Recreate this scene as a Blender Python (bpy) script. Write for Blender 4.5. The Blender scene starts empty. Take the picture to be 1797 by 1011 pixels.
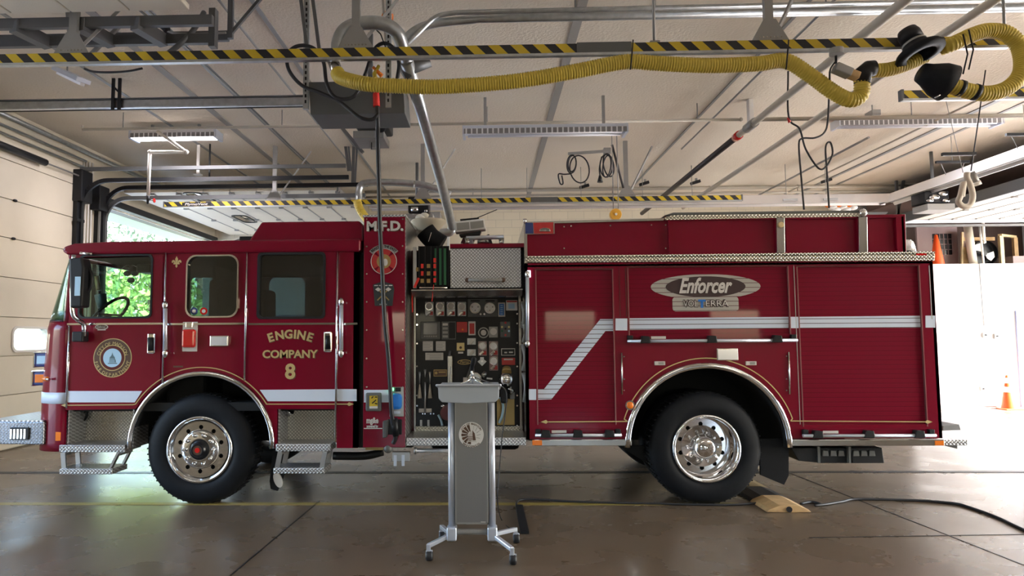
import bpy, bmesh, math, random
from mathutils import Matrix, Vector
R = math.radians
rnd = random.Random(8)
SC = bpy.context.scene
COL = SC.collection

# ------------------------------------------------------------------ camera, world, sun, lamps, exposure
FPX, PPX, PPY, CAMZ = 1200.0, 823.0, 505.5, 1.6
CROT = (Matrix.Rotation(R(1.62), 3, 'Z') @ Matrix.Rotation(R(90 + 4.12), 3, 'X') @ Matrix.Rotation(R(-0.37), 3, 'Z'))
cd = bpy.data.cameras.new('camera'); cam = bpy.data.objects.new('camera', cd); COL.objects.link(cam)
cam.location = (0, 0, CAMZ); cam.rotation_euler = CROT.to_euler()
cd.sensor_width = 36; cd.lens = FPX / 1797 * 36; cd.shift_x = (898.5 - PPX) / 1797; cd.clip_end = 300
SC.camera = cam
SC.view_settings.view_transform = 'Standard'; SC.view_settings.look = 'None'
SC.view_settings.gamma = 1; SC.view_settings.use_curve_mapping = False
SC.view_settings.exposure = 0.95

def ray(px, py):
    return CROT @ Vector(((px - PPX) / FPX, -(py - PPY) / FPX, -1))
def S(px, py, Y):            # the point of the plane y = Y seen at a pixel -> (x, z)
    d = ray(px, py); t = Y / d.y
    return (d.x * t, CAMZ + d.z * t)
def F(px, py, z=0.0):        # the point of the level z -> (x, y)
    d = ray(px, py); t = (z - CAMZ) / d.z
    return (d.x * t, d.y * t)
def W(px, py, Y):
    x, z = S(px, py, Y); return Vector((x, Y, z))
def L(px, py, X):            # the point of the plane x = X -> (y, z)
    d = ray(px, py); t = X / d.x
    return (d.y * t, CAMZ + d.z * t)

w = bpy.data.worlds.new('world'); SC.world = w; w.use_nodes = True
nt = w.node_tree; bg = nt.nodes['Background']
sky = nt.nodes.new('ShaderNodeTexSky'); sky.sky_type = 'NISHITA'; sky.sun_disc = False
sky.sun_elevation = R(48); sky.sun_rotation = R(115); sky.air_density = 1.2; sky.dust_density = 2.5
nt.links.new(sky.outputs[0], bg.inputs[0]); bg.inputs[1].default_value = 1.7

def lamp(name, kind, loc, rot, power, color=(1, 1, 1), size=1, size_y=None, **kw):
    l = bpy.data.lights.new(name, kind); o = bpy.data.objects.new(name, l); COL.objects.link(o)
    o.location = loc; o.rotation_euler = rot; l.energy = power; l.color = color
    if kind == 'AREA':
        l.shape = 'RECTANGLE'; l.size = size; l.size_y = size_y or size
    for k, v in kw.items(): setattr(l, k, v)
    return o
sun = lamp('sun', 'SUN', (0, 0, 30), (0, 0, 0), 22, (1, .93, .84), angle=R(1.0))
sun.rotation_euler = Vector((-.62, .38, -.69)).to_track_quat('-Z', 'Y').to_euler()
# daylight arriving through the open bay doors and the glazed doors behind the camera
DAY = (.86, .93, 1)
def portal(name, loc, rot, sx, sy):
    o = lamp(name, 'AREA', loc, rot, 1, DAY, sx, sy); o.data.cycles.is_portal = True
portal('portal_right_bay', (13.45, 13.25, 2.07), (0, R(90), 0), 4.1, 4.2)
portal('portal_right_near_bay', (13.45, 4.5, 2.07), (0, R(90), 0), 4.1, 6.0)
portal('portal_left_bay', (-7.15, 14.65, 2.1), (0, R(-90), 0), 4.15, 5.3)
portal('portal_behind_camera', (2.2, -5.9, 1.9), (R(90), 0, 0), 11, .85)
for lx in (-4.0, 1.2, 6.4):
    lamp('overhead_fill_lamp', 'AREA', (lx, 1.2, 4.7), (0, 0, 0), 18, (1, .93, .82), 2.4, .25)  # added unseen lamps overhead, supplement the daylight on the near side

# ------------------------------------------------------------------ materials
MATS = {}
def M(name, col, rough=.5, metal=0, coat=0, emit=0, ecol=None, noise=0, nscale=8, bump=0, bscale=60, spec=.5):
    m = bpy.data.materials.new(name); m.use_nodes = True; n = m.node_tree; b = n.nodes['Principled BSDF']
    b.inputs['Base Color'].default_value = (*col, 1); b.inputs['Roughness'].default_value = rough
    b.inputs['Metallic'].default_value = metal; b.inputs['Coat Weight'].default_value = coat
    b.inputs['Coat Roughness'].default_value = .04; b.inputs['Specular IOR Level'].default_value = spec
    if emit:
        b.inputs['Emission Color'].default_value = (*(ecol or col), 1); b.inputs['Emission Strength'].default_value = emit
    tc = None
    if noise or bump:
        tc = n.nodes.new('ShaderNodeTexCoord')
    if noise:
        t = n.nodes.new('ShaderNodeTexNoise'); t.inputs['Scale'].default_value = nscale; t.inputs['Detail'].default_value = 6
        n.links.new(tc.outputs['Object'], t.inputs['Vector'])
        r = n.nodes.new('ShaderNodeMapRange'); r.inputs[1].default_value = .3; r.inputs[2].default_value = .7
        r.inputs[3].default_value = 1 - noise; r.inputs[4].default_value = 1 + noise
        n.links.new(t.outputs[0], r.inputs[0])
        mx = n.nodes.new('ShaderNodeVectorMath'); mx.operation = 'SCALE'; mx.inputs[0].default_value = col
        n.links.new(r.outputs[0], mx.inputs['Scale']); n.links.new(mx.outputs[0], b.inputs['Base Color'])
    if bump:
        t = n.nodes.new('ShaderNodeTexNoise'); t.inputs['Scale'].default_value = bscale
        n.links.new(tc.outputs['Object'], t.inputs['Vector'])
        bp = n.nodes.new('ShaderNodeBump'); bp.inputs['Strength'].default_value = bump; bp.inputs['Distance'].default_value = .01
        n.links.new(t.outputs[0], bp.inputs['Height']); n.links.new(bp.outputs[0], b.inputs['Normal'])
    MATS[name] = m
    return m
class NB:   # small node expression helper
    def __init__(s, m):
        s.n = m.node_tree; s.b = s.n.nodes['Principled BSDF']
        s.tc = s.n.nodes.new('ShaderNodeTexCoord'); sp = s.n.nodes.new('ShaderNodeSeparateXYZ')
        s.n.links.new(s.tc.outputs['Object'], sp.inputs[0]); s.x, s.y, s.z = sp.outputs
    def f(s, op, a, b=None, c=None):
        nd = s.n.nodes.new('ShaderNodeMath'); nd.operation = op
        for i, v in enumerate((a, b, c)):
            if v is None: continue
            if isinstance(v, (int, float)): nd.inputs[i].default_value = v
            else: s.n.links.new(v, nd.inputs[i])
        return nd.outputs[0]
    def mix(s, fac, c1, c2):
        nd = s.n.nodes.new('ShaderNodeMix'); nd.data_type = 'RGBA'
        s.n.links.new(fac, nd.inputs[0])
        for i, c in ((6, c1), (7, c2)):
            if isinstance(c, tuple): nd.inputs[i].default_value = (*c, 1)
            else: s.n.links.new(c, nd.inputs[i])
        return nd.outputs[2]
    def to(s, out, name): s.n.links.new(out, s.b.inputs[name])
    def bump(s, h, strength, dist=.01):
        bp = s.n.nodes.new('ShaderNodeBump'); bp.inputs['Strength'].default_value = strength; bp.inputs['Distance'].default_value = dist
        s.n.links.new(h, bp.inputs['Height']); s.n.links.new(bp.outputs[0], s.b.inputs['Normal'])
    def noise(s, scale, detail=5, vec=None):
        t = s.n.nodes.new('ShaderNodeTexNoise'); t.inputs['Scale'].default_value = scale; t.inputs['Detail'].default_value = detail
        s.n.links.new(vec or s.tc.outputs['Object'], t.inputs['Vector']); return t.outputs[0]

M('red', (.19, .001, .018), .3, 0, .55, spec=.15)
M('darkred', (.09, .002, .008), .3, 0, .7)
M('chrome', (.82, .83, .85), .06, 1)
M('steel', (.50, .49, .47), .24, 1)
M('brushed', (.50, .51, .53), .38, 1)
M('alu', (.66, .71, .82), .3, .55)
M('frontwall', (.26, .23, .19), .8)
M('panelgrey', (.26, .25, .25), .4, .7)
M('linepaint', (.36, .27, .07), .4)
M('reel', (.75, .40, .05), .4)
M('shielddark', (.03, .04, .045), .4)
M('deskgrey', (.42, .47, .55), .4, .2)
M('hingeline', (.30, .12, .13), .35, .6)
M('galv', (.50, .53, .55), .34, .9, noise=.12, nscale=14)
M('galvdark', (.17, .18, .19), .45, .6)
M('black', (.010, .011, .014), .45, spec=.35)
M('blackgloss', (.006, .006, .009), .35, 0, .15, spec=.3)
M('rubber', (.008, .0095, .013), .6, noise=.15, nscale=20, spec=.22)
M('interior', (.02, .021, .023), .8, spec=.2)
M('white', (.8, .8, .8), .4)
M('stripewhite', (.68, .77, .92), .35)
M('oval', (.045, .025, .027), .4)
M('gold', (.62, .50, .24), .35, .35)
M('golddim', (.42, .30, .12), .35, .5)
M('brown', (.10, .05, .03), .4)
M('cream', (.72, .66, .54), .55, noise=.03, nscale=2, bump=.15, bscale=90)
M('creamwall', (.66, .60, .47), .7, noise=.03, nscale=2)
M('whitewall', (.76, .76, .78), .6)
M('pipe', (.50, .46, .39), .5)
M('pipewhite', (.76, .74, .70), .45)
M('darkpipe', (.045, .04, .04), .5)
M('beam', (.14, .145, .15), .5, .3)
M('graybox', (.13, .135, .135), .55, .2)
M('graymetal', (.34, .34, .33), .5, .4)
M('tape', (.34, .33, .31), .6)
M('yellow', (.62, .45, .03), .45)
M('hoseyellow', (.66, .50, .07), .42)
M('hosedark', (.05, .035, .01), .6)
M('amber', (.9, .22, .02), .25, 0, .5)
M('orange', (.95, .10, .012), .5)
M('redlens', (.6, .01, .01), .2, 0, .6)
M('strap', (.75, .03, .02), .6)
M('blue', (.02, .18, .62), .35)
M('bluedark', (.03, .05, .2), .35)
M('skyblue', (.45, .68, .86), .45)
M('teal', (.10, .17, .2), .5)
M('green', (.02, .12, .05), .6)
M('wood', (.55, .36, .17), .65, noise=.15, nscale=12)
M('woodpale', (.62, .48, .26), .6, noise=.15, nscale=10)
M('brownwall', (.12, .075, .06), .8)
M('pinkish', (.33, .24, .235), .7)
M('lens', (.75, .77, .82), .15, .3, .8)
M('led', (.8, .9, 1), .3, emit=1.6)
M('greenled', (.1, 1, .3), .3, emit=6)
M('tube', (1, 1, 1), .4, emit=9, ecol=(1, .94, .98))
M('tubeoff', (.9, .9, .93), .3)
M('refl', (.8, .78, .78), .28, .5)
M('concrete_out', (.62, .60, .57), .8, noise=.1)
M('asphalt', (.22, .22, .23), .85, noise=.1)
M('leafgreen', (.20, .30, .07), .6, noise=.4, nscale=3)
M('leafdark', (.07, .12, .07), .6, noise=.4, nscale=3)
M('bark', (.12, .08, .05), .8)
M('palegreen', (.42, .6, .36), .6)
M('brick', (.42, .20, .15), .8)
M('cableblack', (.02, .021, .026), .45)
M('lcd', (.03, .02, .05), .15)
M('label', (.62, .60, .58), .4)
M('redlabel', (.5, .03, .03), .4)
M('doorblue', (.36, .40, .62), .5)

def glass(name, tint, refl=1.0, rough=0):
    m = bpy.data.materials.new(name); m.use_nodes = True; n = m.node_tree; n.nodes.clear()
    out = n.nodes.new('ShaderNodeOutputMaterial'); t = n.nodes.new('ShaderNodeBsdfTransparent'); t.inputs[0].default_value = (*tint, 1)
    g = n.nodes.new('ShaderNodeBsdfGlossy'); g.inputs['Roughness'].default_value = .02
    lw = n.nodes.new('ShaderNodeLayerWeight'); lw.inputs[0].default_value = .5
    pw = n.nodes.new('ShaderNodeMath'); pw.operation = 'POWER'; pw.inputs[1].default_value = 5; n.links.new(lw.outputs['Facing'], pw.inputs[0])
    fr = n.nodes.new('ShaderNodeMath'); fr.operation = 'MULTIPLY_ADD'; fr.inputs[1].default_value = .9; fr.inputs[2].default_value = .05; n.links.new(pw.outputs[0], fr.inputs[0])
    mu = n.nodes.new('ShaderNodeMath'); mu.operation = 'MULTIPLY'; mu.inputs[1].default_value = refl; mu.use_clamp = True
    mx = n.nodes.new('ShaderNodeMixShader'); n.links.new(fr.outputs[0], mu.inputs[0]); n.links.new(mu.outputs[0], mx.inputs[0])
    n.links.new(t.outputs[0], mx.inputs[1]); n.links.new(g.outputs[0], mx.inputs[2]); n.links.new(mx.outputs[0], out.inputs[0])
    MATS[name] = m
glass('glass', (.93, .97, .95)); glass('glassgreen', (.62, .78, .72), 1.3); glass('glasstint', (.16, .24, .24), 2.2); glass('glassgrey', (.22, .3, .33), 4.0)

def mat_diamond(name, col, p=.034):
    m = M(name, col, .3, .9); b = NB(m)
    u = b.f('ADD', b.x, b.f('MULTIPLY', b.y, .55)); v = b.f('ADD', b.z, b.y)
    a = b.f('DIVIDE', b.f('ADD', u, v), p); c = b.f('DIVIDE', b.f('SUBTRACT', u, v), p)
    fa = b.f('SUBTRACT', b.f('FRACT', a), .5); fc = b.f('SUBTRACT', b.f('FRACT', c), .5)
    par = b.f('FLOORED_MODULO', b.f('ADD', b.f('FLOOR', a), b.f('FLOOR', c)), 2)
    def ell(p1, k1, p2, k2):
        q1 = b.f('MULTIPLY', p1, k1); q2 = b.f('MULTIPLY', p2, k2)
        return b.f('ADD', b.f('MULTIPLY', q1, q1), b.f('MULTIPLY', q2, q2))
    e1 = ell(fa, 2.0, fc, 4.6); e2 = ell(fa, 4.6, fc, 2.0)
    e = b.f('ADD', b.f('MULTIPLY', e1, par), b.f('MULTIPLY', e2, b.f('SUBTRACT', 1, par)))
    h = b.f('MAXIMUM', b.f('SUBTRACT', 1, e), 0)
    b.bump(h, .9, .004)
    k = b.f('GREATER_THAN', h, .05)
    b.to(b.mix(k, tuple(c * .5 for c in col), tuple(min(1, c * 1.15) for c in col)), 'Base Color')
mat_diamond('diamond', (.78, .78, .80))
mat_diamond('diamonddark', (.36, .38, .42))
mat_diamond('diamondwarm', (.70, .66, .58))

def mat_rib(name, col, p=.02, axis='z', rough=.3, metal=.9):
    m = M(name, col, rough, metal); b = NB(m)
    ax = b.f('ADD', b.z, b.f('MULTIPLY', b.y, .35)) if axis == 'z' else b.x
    h = b.f('ABSOLUTE', b.f('SUBTRACT', b.f('FRACT', b.f('DIVIDE', ax, p)), .5))
    b.bump(h, .9, .008); b.to(b.mix(b.f('MULTIPLY', h, 2), tuple(c * .35 for c in col), col), 'Base Color')
mat_rib('ribbed', (.62, .63, .66), .042)
mat_rib('ribbedtop', (.6, .63, .68), .045, 'x')

SLAT = .0438
def mat_slat(name, col, dark, rough=.2, coat=1, line=.09, metal=0):
    m = M(name, col, rough, metal, coat); b = NB(m)
    fr = b.f('FRACT', b.f('DIVIDE', b.z, SLAT))
    k = b.f('LESS_THAN', fr, line)
    b.to(b.mix(k, col, dark), 'Base Color')
    h = b.f('SINE', b.f('MULTIPLY', fr, math.pi)); b.bump(h, .16, .002)
mat_slat('slatred', (.175, .001, .017), (.10, .001, .010), .38, .3)
MATS['slatred'].node_tree.nodes['Principled BSDF'].inputs['Specular IOR Level'].default_value = .12
mat_slat('slatwhite', (.64, .72, .86), (.05, .03, .05), .4, 0, .13)
mat_slat('slatpale', (.42, .41, .38), (.10, .02, .03), .4, 0, .12)

def mat_hazard():
    m = M('hazard', (.6, .5, .03), .45); b = NB(m)
    fr = b.f('FRACT', b.f('DIVIDE', b.f('ADD', b.x, b.z), .19))
    b.to(b.mix(b.f('LESS_THAN', fr, .5), (.66, .48, .03), (.018, .018, .024)), 'Base Color')
mat_hazard()

def mat_floor():
    m = M('floor', (.2, .15, .1), .3, 0, 0, spec=.38); b = NB(m)
    n1 = b.noise(.55, 6); n2 = b.noise(5, 8); n3 = b.noise(1.6, 10)
    c = b.mix(n1, (.125, .086, .054), (.185, .140, .098))
    c = b.mix(b.f('MULTIPLY', b.f('SMOOTH_MIN', b.f('MAXIMUM', b.f('MULTIPLY', b.f('SUBTRACT', n3, .5), 2.5), 0), 1, .1), .22), c, (.28, .25, .22))
    c = b.mix(b.f('MULTIPLY', n2, .35), c, (.15, .115, .08))
    b.to(c, 'Base Color')
    b.to(b.f('ADD', b.f('MULTIPLY', n3, .26), .15), 'Roughness'); b.bump(b.noise(9, 4), .05, .004)
mat_floor()
def mat_ceiling():
    m = M('ceiling', (.6, .54, .46), .8); b = NB(m)
    n1 = b.noise(.35, 4); n2 = b.noise(1.1, 6)
    c = b.mix(n1, (.76, .68, .56), (.84, .77, .65)); c = b.mix(b.f('MULTIPLY', n2, .3), c, (.70, .62, .52))
    b.to(c, 'Base Color'); b.bump(b.noise(30, 6), .5, .02)
mat_ceiling()
def mat_plasticweave():
    m = M('louvre', (.7, .7, .72), .3, .6); b = NB(m)
    k = b.f('LESS_THAN', b.f('FRACT', b.f('DIVIDE', b.x, .075)), .28)
    b.to(b.mix(k, (.25, .25, .27), (.85, .86, .9)), 'Base Color')
mat_plasticweave()
def mat_block():
    m = M('block', (.66, .6, .47), .75); b = NB(m)
    t = b.n.nodes.new('ShaderNodeTexBrick'); t.inputs['Scale'].default_value = 1; t.inputs['Brick Width'].default_value = .41
    t.inputs['Row Height'].default_value = .2; t.inputs['Mortar Size'].default_value = .006
    t.inputs['Color1'].default_value = (.68, .61, .47, 1); t.inputs['Color2'].default_value = (.65, .59, .45, 1); t.inputs['Mortar'].default_value = (.52, .47, .37, 1)
    cb = b.n.nodes.new('ShaderNodeCombineXYZ'); b.n.links.new(b.x, cb.inputs[0]); b.n.links.new(b.z, cb.inputs[1])
    b.n.links.new(cb.outputs[0], t.inputs['Vector']); b.to(t.outputs[0], 'Base Color')
mat_block()

# ------------------------------------------------------------------ mesh helpers
def frame(d):
    d = d.normalized(); a = Vector((0, 0, 1)) if abs(d.z) < .9 else Vector((1, 0, 0))
    u = d.cross(a).normalized(); return u, d.cross(u).normalized()
class MB:
    def __init__(s): s.bm = bmesh.new()
    def face(s, vs, mi=0, sm=False):
        try:
            f = s.bm.faces.new(vs); f.material_index = mi; f.smooth = sm; return f
        except ValueError: return None
    def box(s, x0, x1, y0, y1, z0, z1, mi=0):
        if x0 > x1: x0, x1 = x1, x0
        if y0 > y1: y0, y1 = y1, y0
        if z0 > z1: z0, z1 = z1, z0
        v = [s.bm.verts.new((x, y, z)) for z in (z0, z1) for y in (y0, y1) for x in (x0, x1)]
        for q in ((0, 2, 3, 1), (4, 5, 7, 6), (0, 1, 5, 4), (2, 6, 7, 3), (0, 4, 6, 2), (1, 3, 7, 5)):
            s.face([v[i] for i in q], mi)
        return s
    def bar(s, p0, p1, w, h, mi=0):        # rectangular bar between two points
        p0, p1 = Vector(p0), Vector(p1); d = (p1 - p0).normalized()
        up = Vector((0, 0, 1)) if abs(d.z) < .95 else Vector((0, 1, 0))
        a = d.cross(up).normalized() * w / 2; b = a.cross(d).normalized() * h / 2
        v = [s.bm.verts.new(p + i * a + j * b) for p in (p0, p1) for i, j in ((-1, -1), (1, -1), (1, 1), (-1, 1))]
        for q in ((3, 2, 1, 0), (4, 5, 6, 7), (0, 1, 5, 4), (1, 2, 6, 5), (2, 3, 7, 6), (3, 0, 4, 7)): s.face([v[i] for i in q], mi)
        return s
    def prism(s, pts, a0, a1, axis='y', mi=0):
        def mk(p, a): return {'y': (p[0], a, p[1]), 'x': (a, p[0], p[1]), 'z': (p[0], p[1], a)}[axis]
        A = [s.bm.verts.new(mk(p, a0)) for p in pts]; B = [s.bm.verts.new(mk(p, a1)) for p in pts]
        s.face(A, mi); s.face(B[::-1], mi); n = len(pts)
        for i in range(n): s.face([A[i], B[i], B[(i + 1) % n], A[(i + 1) % n]], mi)
        return s
    def tube(s, pts, r, seg=10, mi=0, caps=True, mfun=None):
        pts = [Vector(p) for p in pts]; n = len(pts); rr = r if isinstance(r, (list, tuple)) else [r] * n
        d = (pts[1] - pts[0]).normalized(); u, v = frame(d); rings = []
        for i, p in enumerate(pts):
            d2 = (pts[min(i + 1, n - 1)] - pts[max(i - 1, 0)])
            if d2.length > 1e-9:
                d2.normalize(); q = d.rotation_difference(d2); u = q @ u; v = q @ v; d = d2
            rings.append([s.bm.verts.new(p + rr[i] * (math.cos(t) * u + math.sin(t) * v)) for t in (2 * math.pi * k / seg for k in range(seg))])
        for i in range(n - 1):
            m = mfun(i) if mfun else mi
            for k in range(seg): s.face([rings[i][k], rings[i][(k + 1) % seg], rings[i + 1][(k + 1) % seg], rings[i + 1][k]], m, True)
        if caps: s.face(rings[0][::-1], mi); s.face(rings[-1], mi)
        return s
    def cyl(s, p0, p1, r, seg=16, r1=None, mi=0): return s.tube([p0, p1], [r, r if r1 is None else r1], seg, mi)
    def lathe(s, prof, o, axis='y', seg=32, mi=0, sm=True, a0=0, a1=2 * math.pi, sx=1, mfun=None):  # prof: (radius, height along axis)
        full = abs(a1 - a0 - 2 * math.pi) < 1e-6; ns = seg if full else seg + 1; rings = []
        for rad, h in prof:
            ring = []
            for k in range(ns):
                t = a0 + (a1 - a0) * k / seg; c, q = rad * math.cos(t) * sx, rad * math.sin(t)
                ring.append(s.bm.verts.new({'y': (o[0] + c, o[1] + h, o[2] + q), 'z': (o[0] + c, o[1] + q, o[2] + h), 'x': (o[0] + h, o[1] + c, o[2] + q)}[axis]))
            rings.append(ring)
        for i in range(len(prof) - 1):
            for k in range(seg):
                k2 = (k + 1) % ns
                s.face([rings[i][k], rings[i + 1][k], rings[i + 1][k2], rings[i][k2]], mfun(i) if mfun else mi, sm)
        return s
    def disc(s, o, r, h, axis='y', seg=24, mi=0, sx=1):   # solid disc; front face towards -axis
        s.lathe([(1e-4, 0), (r, 0), (r, h), (1e-4, h)], o, axis, seg, mi, False, sx=sx); return s
    def ball(s, c, r, sc=(1, 1, 1), seg=16, mi=0):
        n0 = len(s.bm.verts)
        g = bmesh.ops.create_uvsphere(s.bm, u_segments=seg, v_segments=seg // 2 + 2, radius=r)
        for v in g['verts']: v.co = Vector((v.co.x * sc[0] + c[0], v.co.y * sc[1] + c[1], v.co.z * sc[2] + c[2]))
        for v in g['verts']:
            for f in v.link_faces: f.smooth = True; f.material_index = mi
        return s
    def add(s, me, mi=None):
        s.bm.from_mesh(me); return s
    def obj(s, name, mat, parent=None, bev=0, seg=2, kind=None):
        bmesh.ops.remove_doubles(s.bm, verts=s.bm.verts, dist=1e-6)
        bmesh.ops.recalc_face_normals(s.bm, faces=s.bm.faces)
        me = bpy.data.meshes.new(name); s.bm.to_mesh(me); s.bm.free()
        return link(name, me, mat, parent, bev, seg, kind)
def link(name, me, mat, parent=None, bev=0, seg=2, kind=None):
    o = bpy.data.objects.new(name, me); COL.objects.link(o); me.materials.clear()
    for m in (mat if isinstance(mat, (list, tuple)) else [mat]): me.materials.append(MATS[m])
    if parent:
        o.parent = parent; o.matrix_parent_inverse = Matrix.Translation(-Vector(parent.get('_w', (0, 0, 0))))
    if bev:
        b = o.modifiers.new('bevel', 'BEVEL'); b.width = bev; b.segments = seg; b.limit_method = 'ANGLE'; b.angle_limit = R(40)
    if kind: o['kind'] = kind
    return o
ROOTS = []
def thing(name, label, cat, loc, group=None):
    o = bpy.data.objects.new(name, None); COL.objects.link(o); o.location = loc; o.empty_display_size = .1
    o['_w'] = tuple(loc); ROOTS.append(o); return tag(o, label, cat, group)
def tag(o, label, cat, group=None):
    o['label'] = label; o['category'] = cat
    if group: o['group'] = group
    return o
def wipe():
    for o in ROOTS:
        if '_w' in o: del o['_w']
def curve_mesh(outs, t, bev=0):
    c = bpy.data.curves.new('c', 'CURVE'); c.dimensions = '2D'; c.fill_mode = 'BOTH'; c.extrude = t / 2
    for pts in outs:
        sp = c.splines.new('POLY'); sp.points.add(len(pts) - 1); sp.use_cyclic_u = True
        for i, p in enumerate(pts): sp.points[i].co = (p[0], p[1], 0, 1)
    o = bpy.data.objects.new('c', c); me = bpy.data.meshes.new_from_object(o)
    bpy.data.objects.remove(o); bpy.data.curves.remove(c); return me
def plate(name, outs, a0, a1, mat, parent=None, axis='y', bev=0, kind=None):
    """flat plate with holes: outs[0] outer, others holes; spans a0..a1 along axis"""
    me = curve_mesh(outs, abs(a1 - a0)); mid = (a0 + a1) / 2
    for v in me.vertices:
        u, q, h = v.co
        v.co = {'y': (u, mid - h, q), 'x': (mid + h, u, q), 'z': (u, q, mid + h)}[axis]
    return link(name, me, mat, parent, bev, 2, kind)
def rr(x0, x1, z0, z1, r, n=5):
    pts = []
    for cx, cz, a in ((x1 - r, z1 - r, 0), (x0 + r, z1 - r, 90), (x0 + r, z0 + r, 180), (x1 - r, z0 + r, 270)):
        for k in range(n + 1):
            t = R(a + 90 * k / n); pts.append((cx + r * math.cos(t), cz + r * math.sin(t)))
    return pts
def circ(cx, cz, r, n=24, sx=1): return [(cx + r * sx * math.cos(2 * math.pi * k / n), cz + r * math.sin(2 * math.pi * k / n)) for k in range(n)]
def arcp(cx, cz, r, a0, a1, n=24): return [(cx + r * math.cos(R(a0 + (a1 - a0) * k / n)), cz + r * math.sin(R(a0 + (a1 - a0) * k / n))) for k in range(n + 1)]
def smooth(pts, n=8):
    P = [Vector(p) for p in pts]; P = [2 * P[0] - P[1]] + P + [2 * P[-1] - P[-2]]; out = []
    for i in range(1, len(P) - 2):
        for k in range(n):
            t = k / n; a, b, c, d = P[i - 1:i + 3]
            out.append(.5 * ((2 * b) + (c - a) * t + (2 * a - 5 * b + 4 * c - d) * t * t + (3 * b - a - 3 * c + d) * t ** 3))
    out.append(P[-2]); return out
def resample(pts, step):
    out = [pts[0]]; acc = 0
    for a, b in zip(pts, pts[1:]):
        l = (b - a).length; 
        if l < 1e-9: continue
        while acc + l >= step:
            t = (step - acc) / l; a = a.lerp(b, t); out.append(a); l = (b - a).length; acc = 0
        acc += l
    return out
def text_mesh(s, size, bold=0, shear=0, ext=.002, sx=1):
    c = bpy.data.curves.new('t', 'FONT'); c.body = s; c.size = size; c.offset = bold; c.shear = shear; c.extrude = ext
    c.align_x = 'CENTER'; c.align_y = 'CENTER'; c.resolution_u = 3
    o = bpy.data.objects.new('t', c); me = bpy.data.meshes.new_from_object(o)
    bpy.data.objects.remove(o); bpy.data.curves.remove(c)
    if len(me.vertices):   # exact centring on the letters themselves
        xs = [v.co.x for v in me.vertices]; cx = (min(xs) + max(xs)) / 2
        for v in me.vertices: v.co.x = (v.co.x - cx) * sx
    return me
def text(name, s, x, z, y, size, mat, parent, bold=0, shear=0, width=None, ext=.002, rot=0):
    me = text_mesh(s, size, bold, shear, ext)
    if width:
        xs = [v.co.x for v in me.vertices]; k = width / (max(xs) - min(xs))
        for v in me.vertices: v.co.x *= k
    ca, sa = math.cos(rot), math.sin(rot)
    for v in me.vertices:
        u, q, h = v.co; v.co = (x + u * ca - q * sa, y - h, z + u * sa + q * ca)
    return link(name, me, mat, parent)
def arc_text(name, s, cx, cz, r, mid, span, y, size, mat, parent, inside=False, bold=0, ext=.0015):
    """letters on a circle; mid, span in degrees; inside=True reads along the bottom"""
    mb = MB(); n = len(s)
    wd = [.45 if ch in "I .'" else 1.0 for ch in s]; tot = sum(wd) ; acc = 0
    for ch, wv in zip(s, wd):
        f = (acc + wv / 2) / tot - .5; acc += wv
        if ch == ' ': continue
        a = mid + span * f if inside else mid - span * f
        me = text_mesh(ch, size, bold, 0, ext); ro = R(a + 90) if inside else R(a - 90)
        ca, sa = math.cos(ro), math.sin(ro); ox, oz = cx + r * math.cos(R(a)), cz + r * math.sin(R(a))
        for v in me.vertices:
            u, q, h = v.co; v.co = (ox + u * ca - q * sa, y - h, oz + u * sa + q * ca)
        mb.add(me); bpy.data.meshes.remove(me)
    me = bpy.data.meshes.new(name); mb.bm.to_mesh(me); mb.bm.free(); return link(name, me, mat, parent)
# ------------------------------------------------------------------ the room
PX0_ = 9.2
XL, XR, YB, YF, ZC = -7.08, 13.4, 17.4, -6.0, 5.0
ST = 'structure'
MB().box(XL - .3, XR + .3, YF - .3, YB + .3, -.3, 0).obj('floor', 'floor', kind=ST)
MB().box(XL - .3, XR + .3, YF - .3, YB + .3, ZC, ZC + .25).obj('ceiling', 'ceiling', kind=ST)
D1Y = (6.9, 11.35); D2Y = (12.0, 17.3); DT = 4.18      # bays on the left wall
lw = MB()
lw.box(XL - .25, XL, YF, 3.5, 0, ZC).box(XL - .25, XL, 3.5, 5.7, DT, ZC).box(XL - .25, XL, 5.7, D1Y[0], 0, ZC)
lw.box(XL - .25, XL, D1Y[0], D1Y[1], DT + .35, ZC).box(XL - .25, XL, D1Y[1], D2Y[0], 0, ZC)
lw.box(XL - .25, XL, D2Y[0], D2Y[1], DT, ZC).box(XL - .25, XL, D2Y[1], YB, 0, ZC)
lw.obj('wall_left', 'creamwall', kind=ST)
MB().box(XL, 9.6, YB, YB + .25, 0, ZC).box(9.6, XR, YB, YB + .25, 0, 2.9).obj('wall_back', 'block', kind=ST)
MB().box(XL, PX0_, YB - .02, YB, 0, 2.2).obj('trim_25', 'asphalt', kind=ST)  # added dark band, unseen itself, darkens the floor reflection under the engine
MB().box(9.6, XR, YB, YB + .25, 2.9, ZC).obj('wall_back_upper', 'brownwall', kind=ST)
r_ = MB()
r_.box(XR, XR + .25, YF, 1.5, 0, ZC).box(XR, XR + .25, 1.5, 7.5, 4.12, ZC).box(XR, XR + .25, 7.5, 11.15, 0, ZC)
r_.box(XR, XR + .25, 11.15, 15.35, 4.12, ZC).box(XR, XR + .25, 15.35, YB, 0, ZC)
r_.obj('wall_right', 'whitewall', kind=ST)
f_ = MB()   # wall behind the camera with a band of glazed door panels
f_.box(XL, XR, YF - .25, YF, 0, 1.5).box(XL, XR, YF - .25, YF, 2.3, ZC)
for x0, x1 in ((XL, -3.0), (-1.6, 1.6), (3.0, 6.2), (7.6, XR)): f_.box(x0, x1, YF - .25, YF, 1.5, 2.3)
f_.obj('wall_front', 'frontwall', kind=ST)
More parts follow.
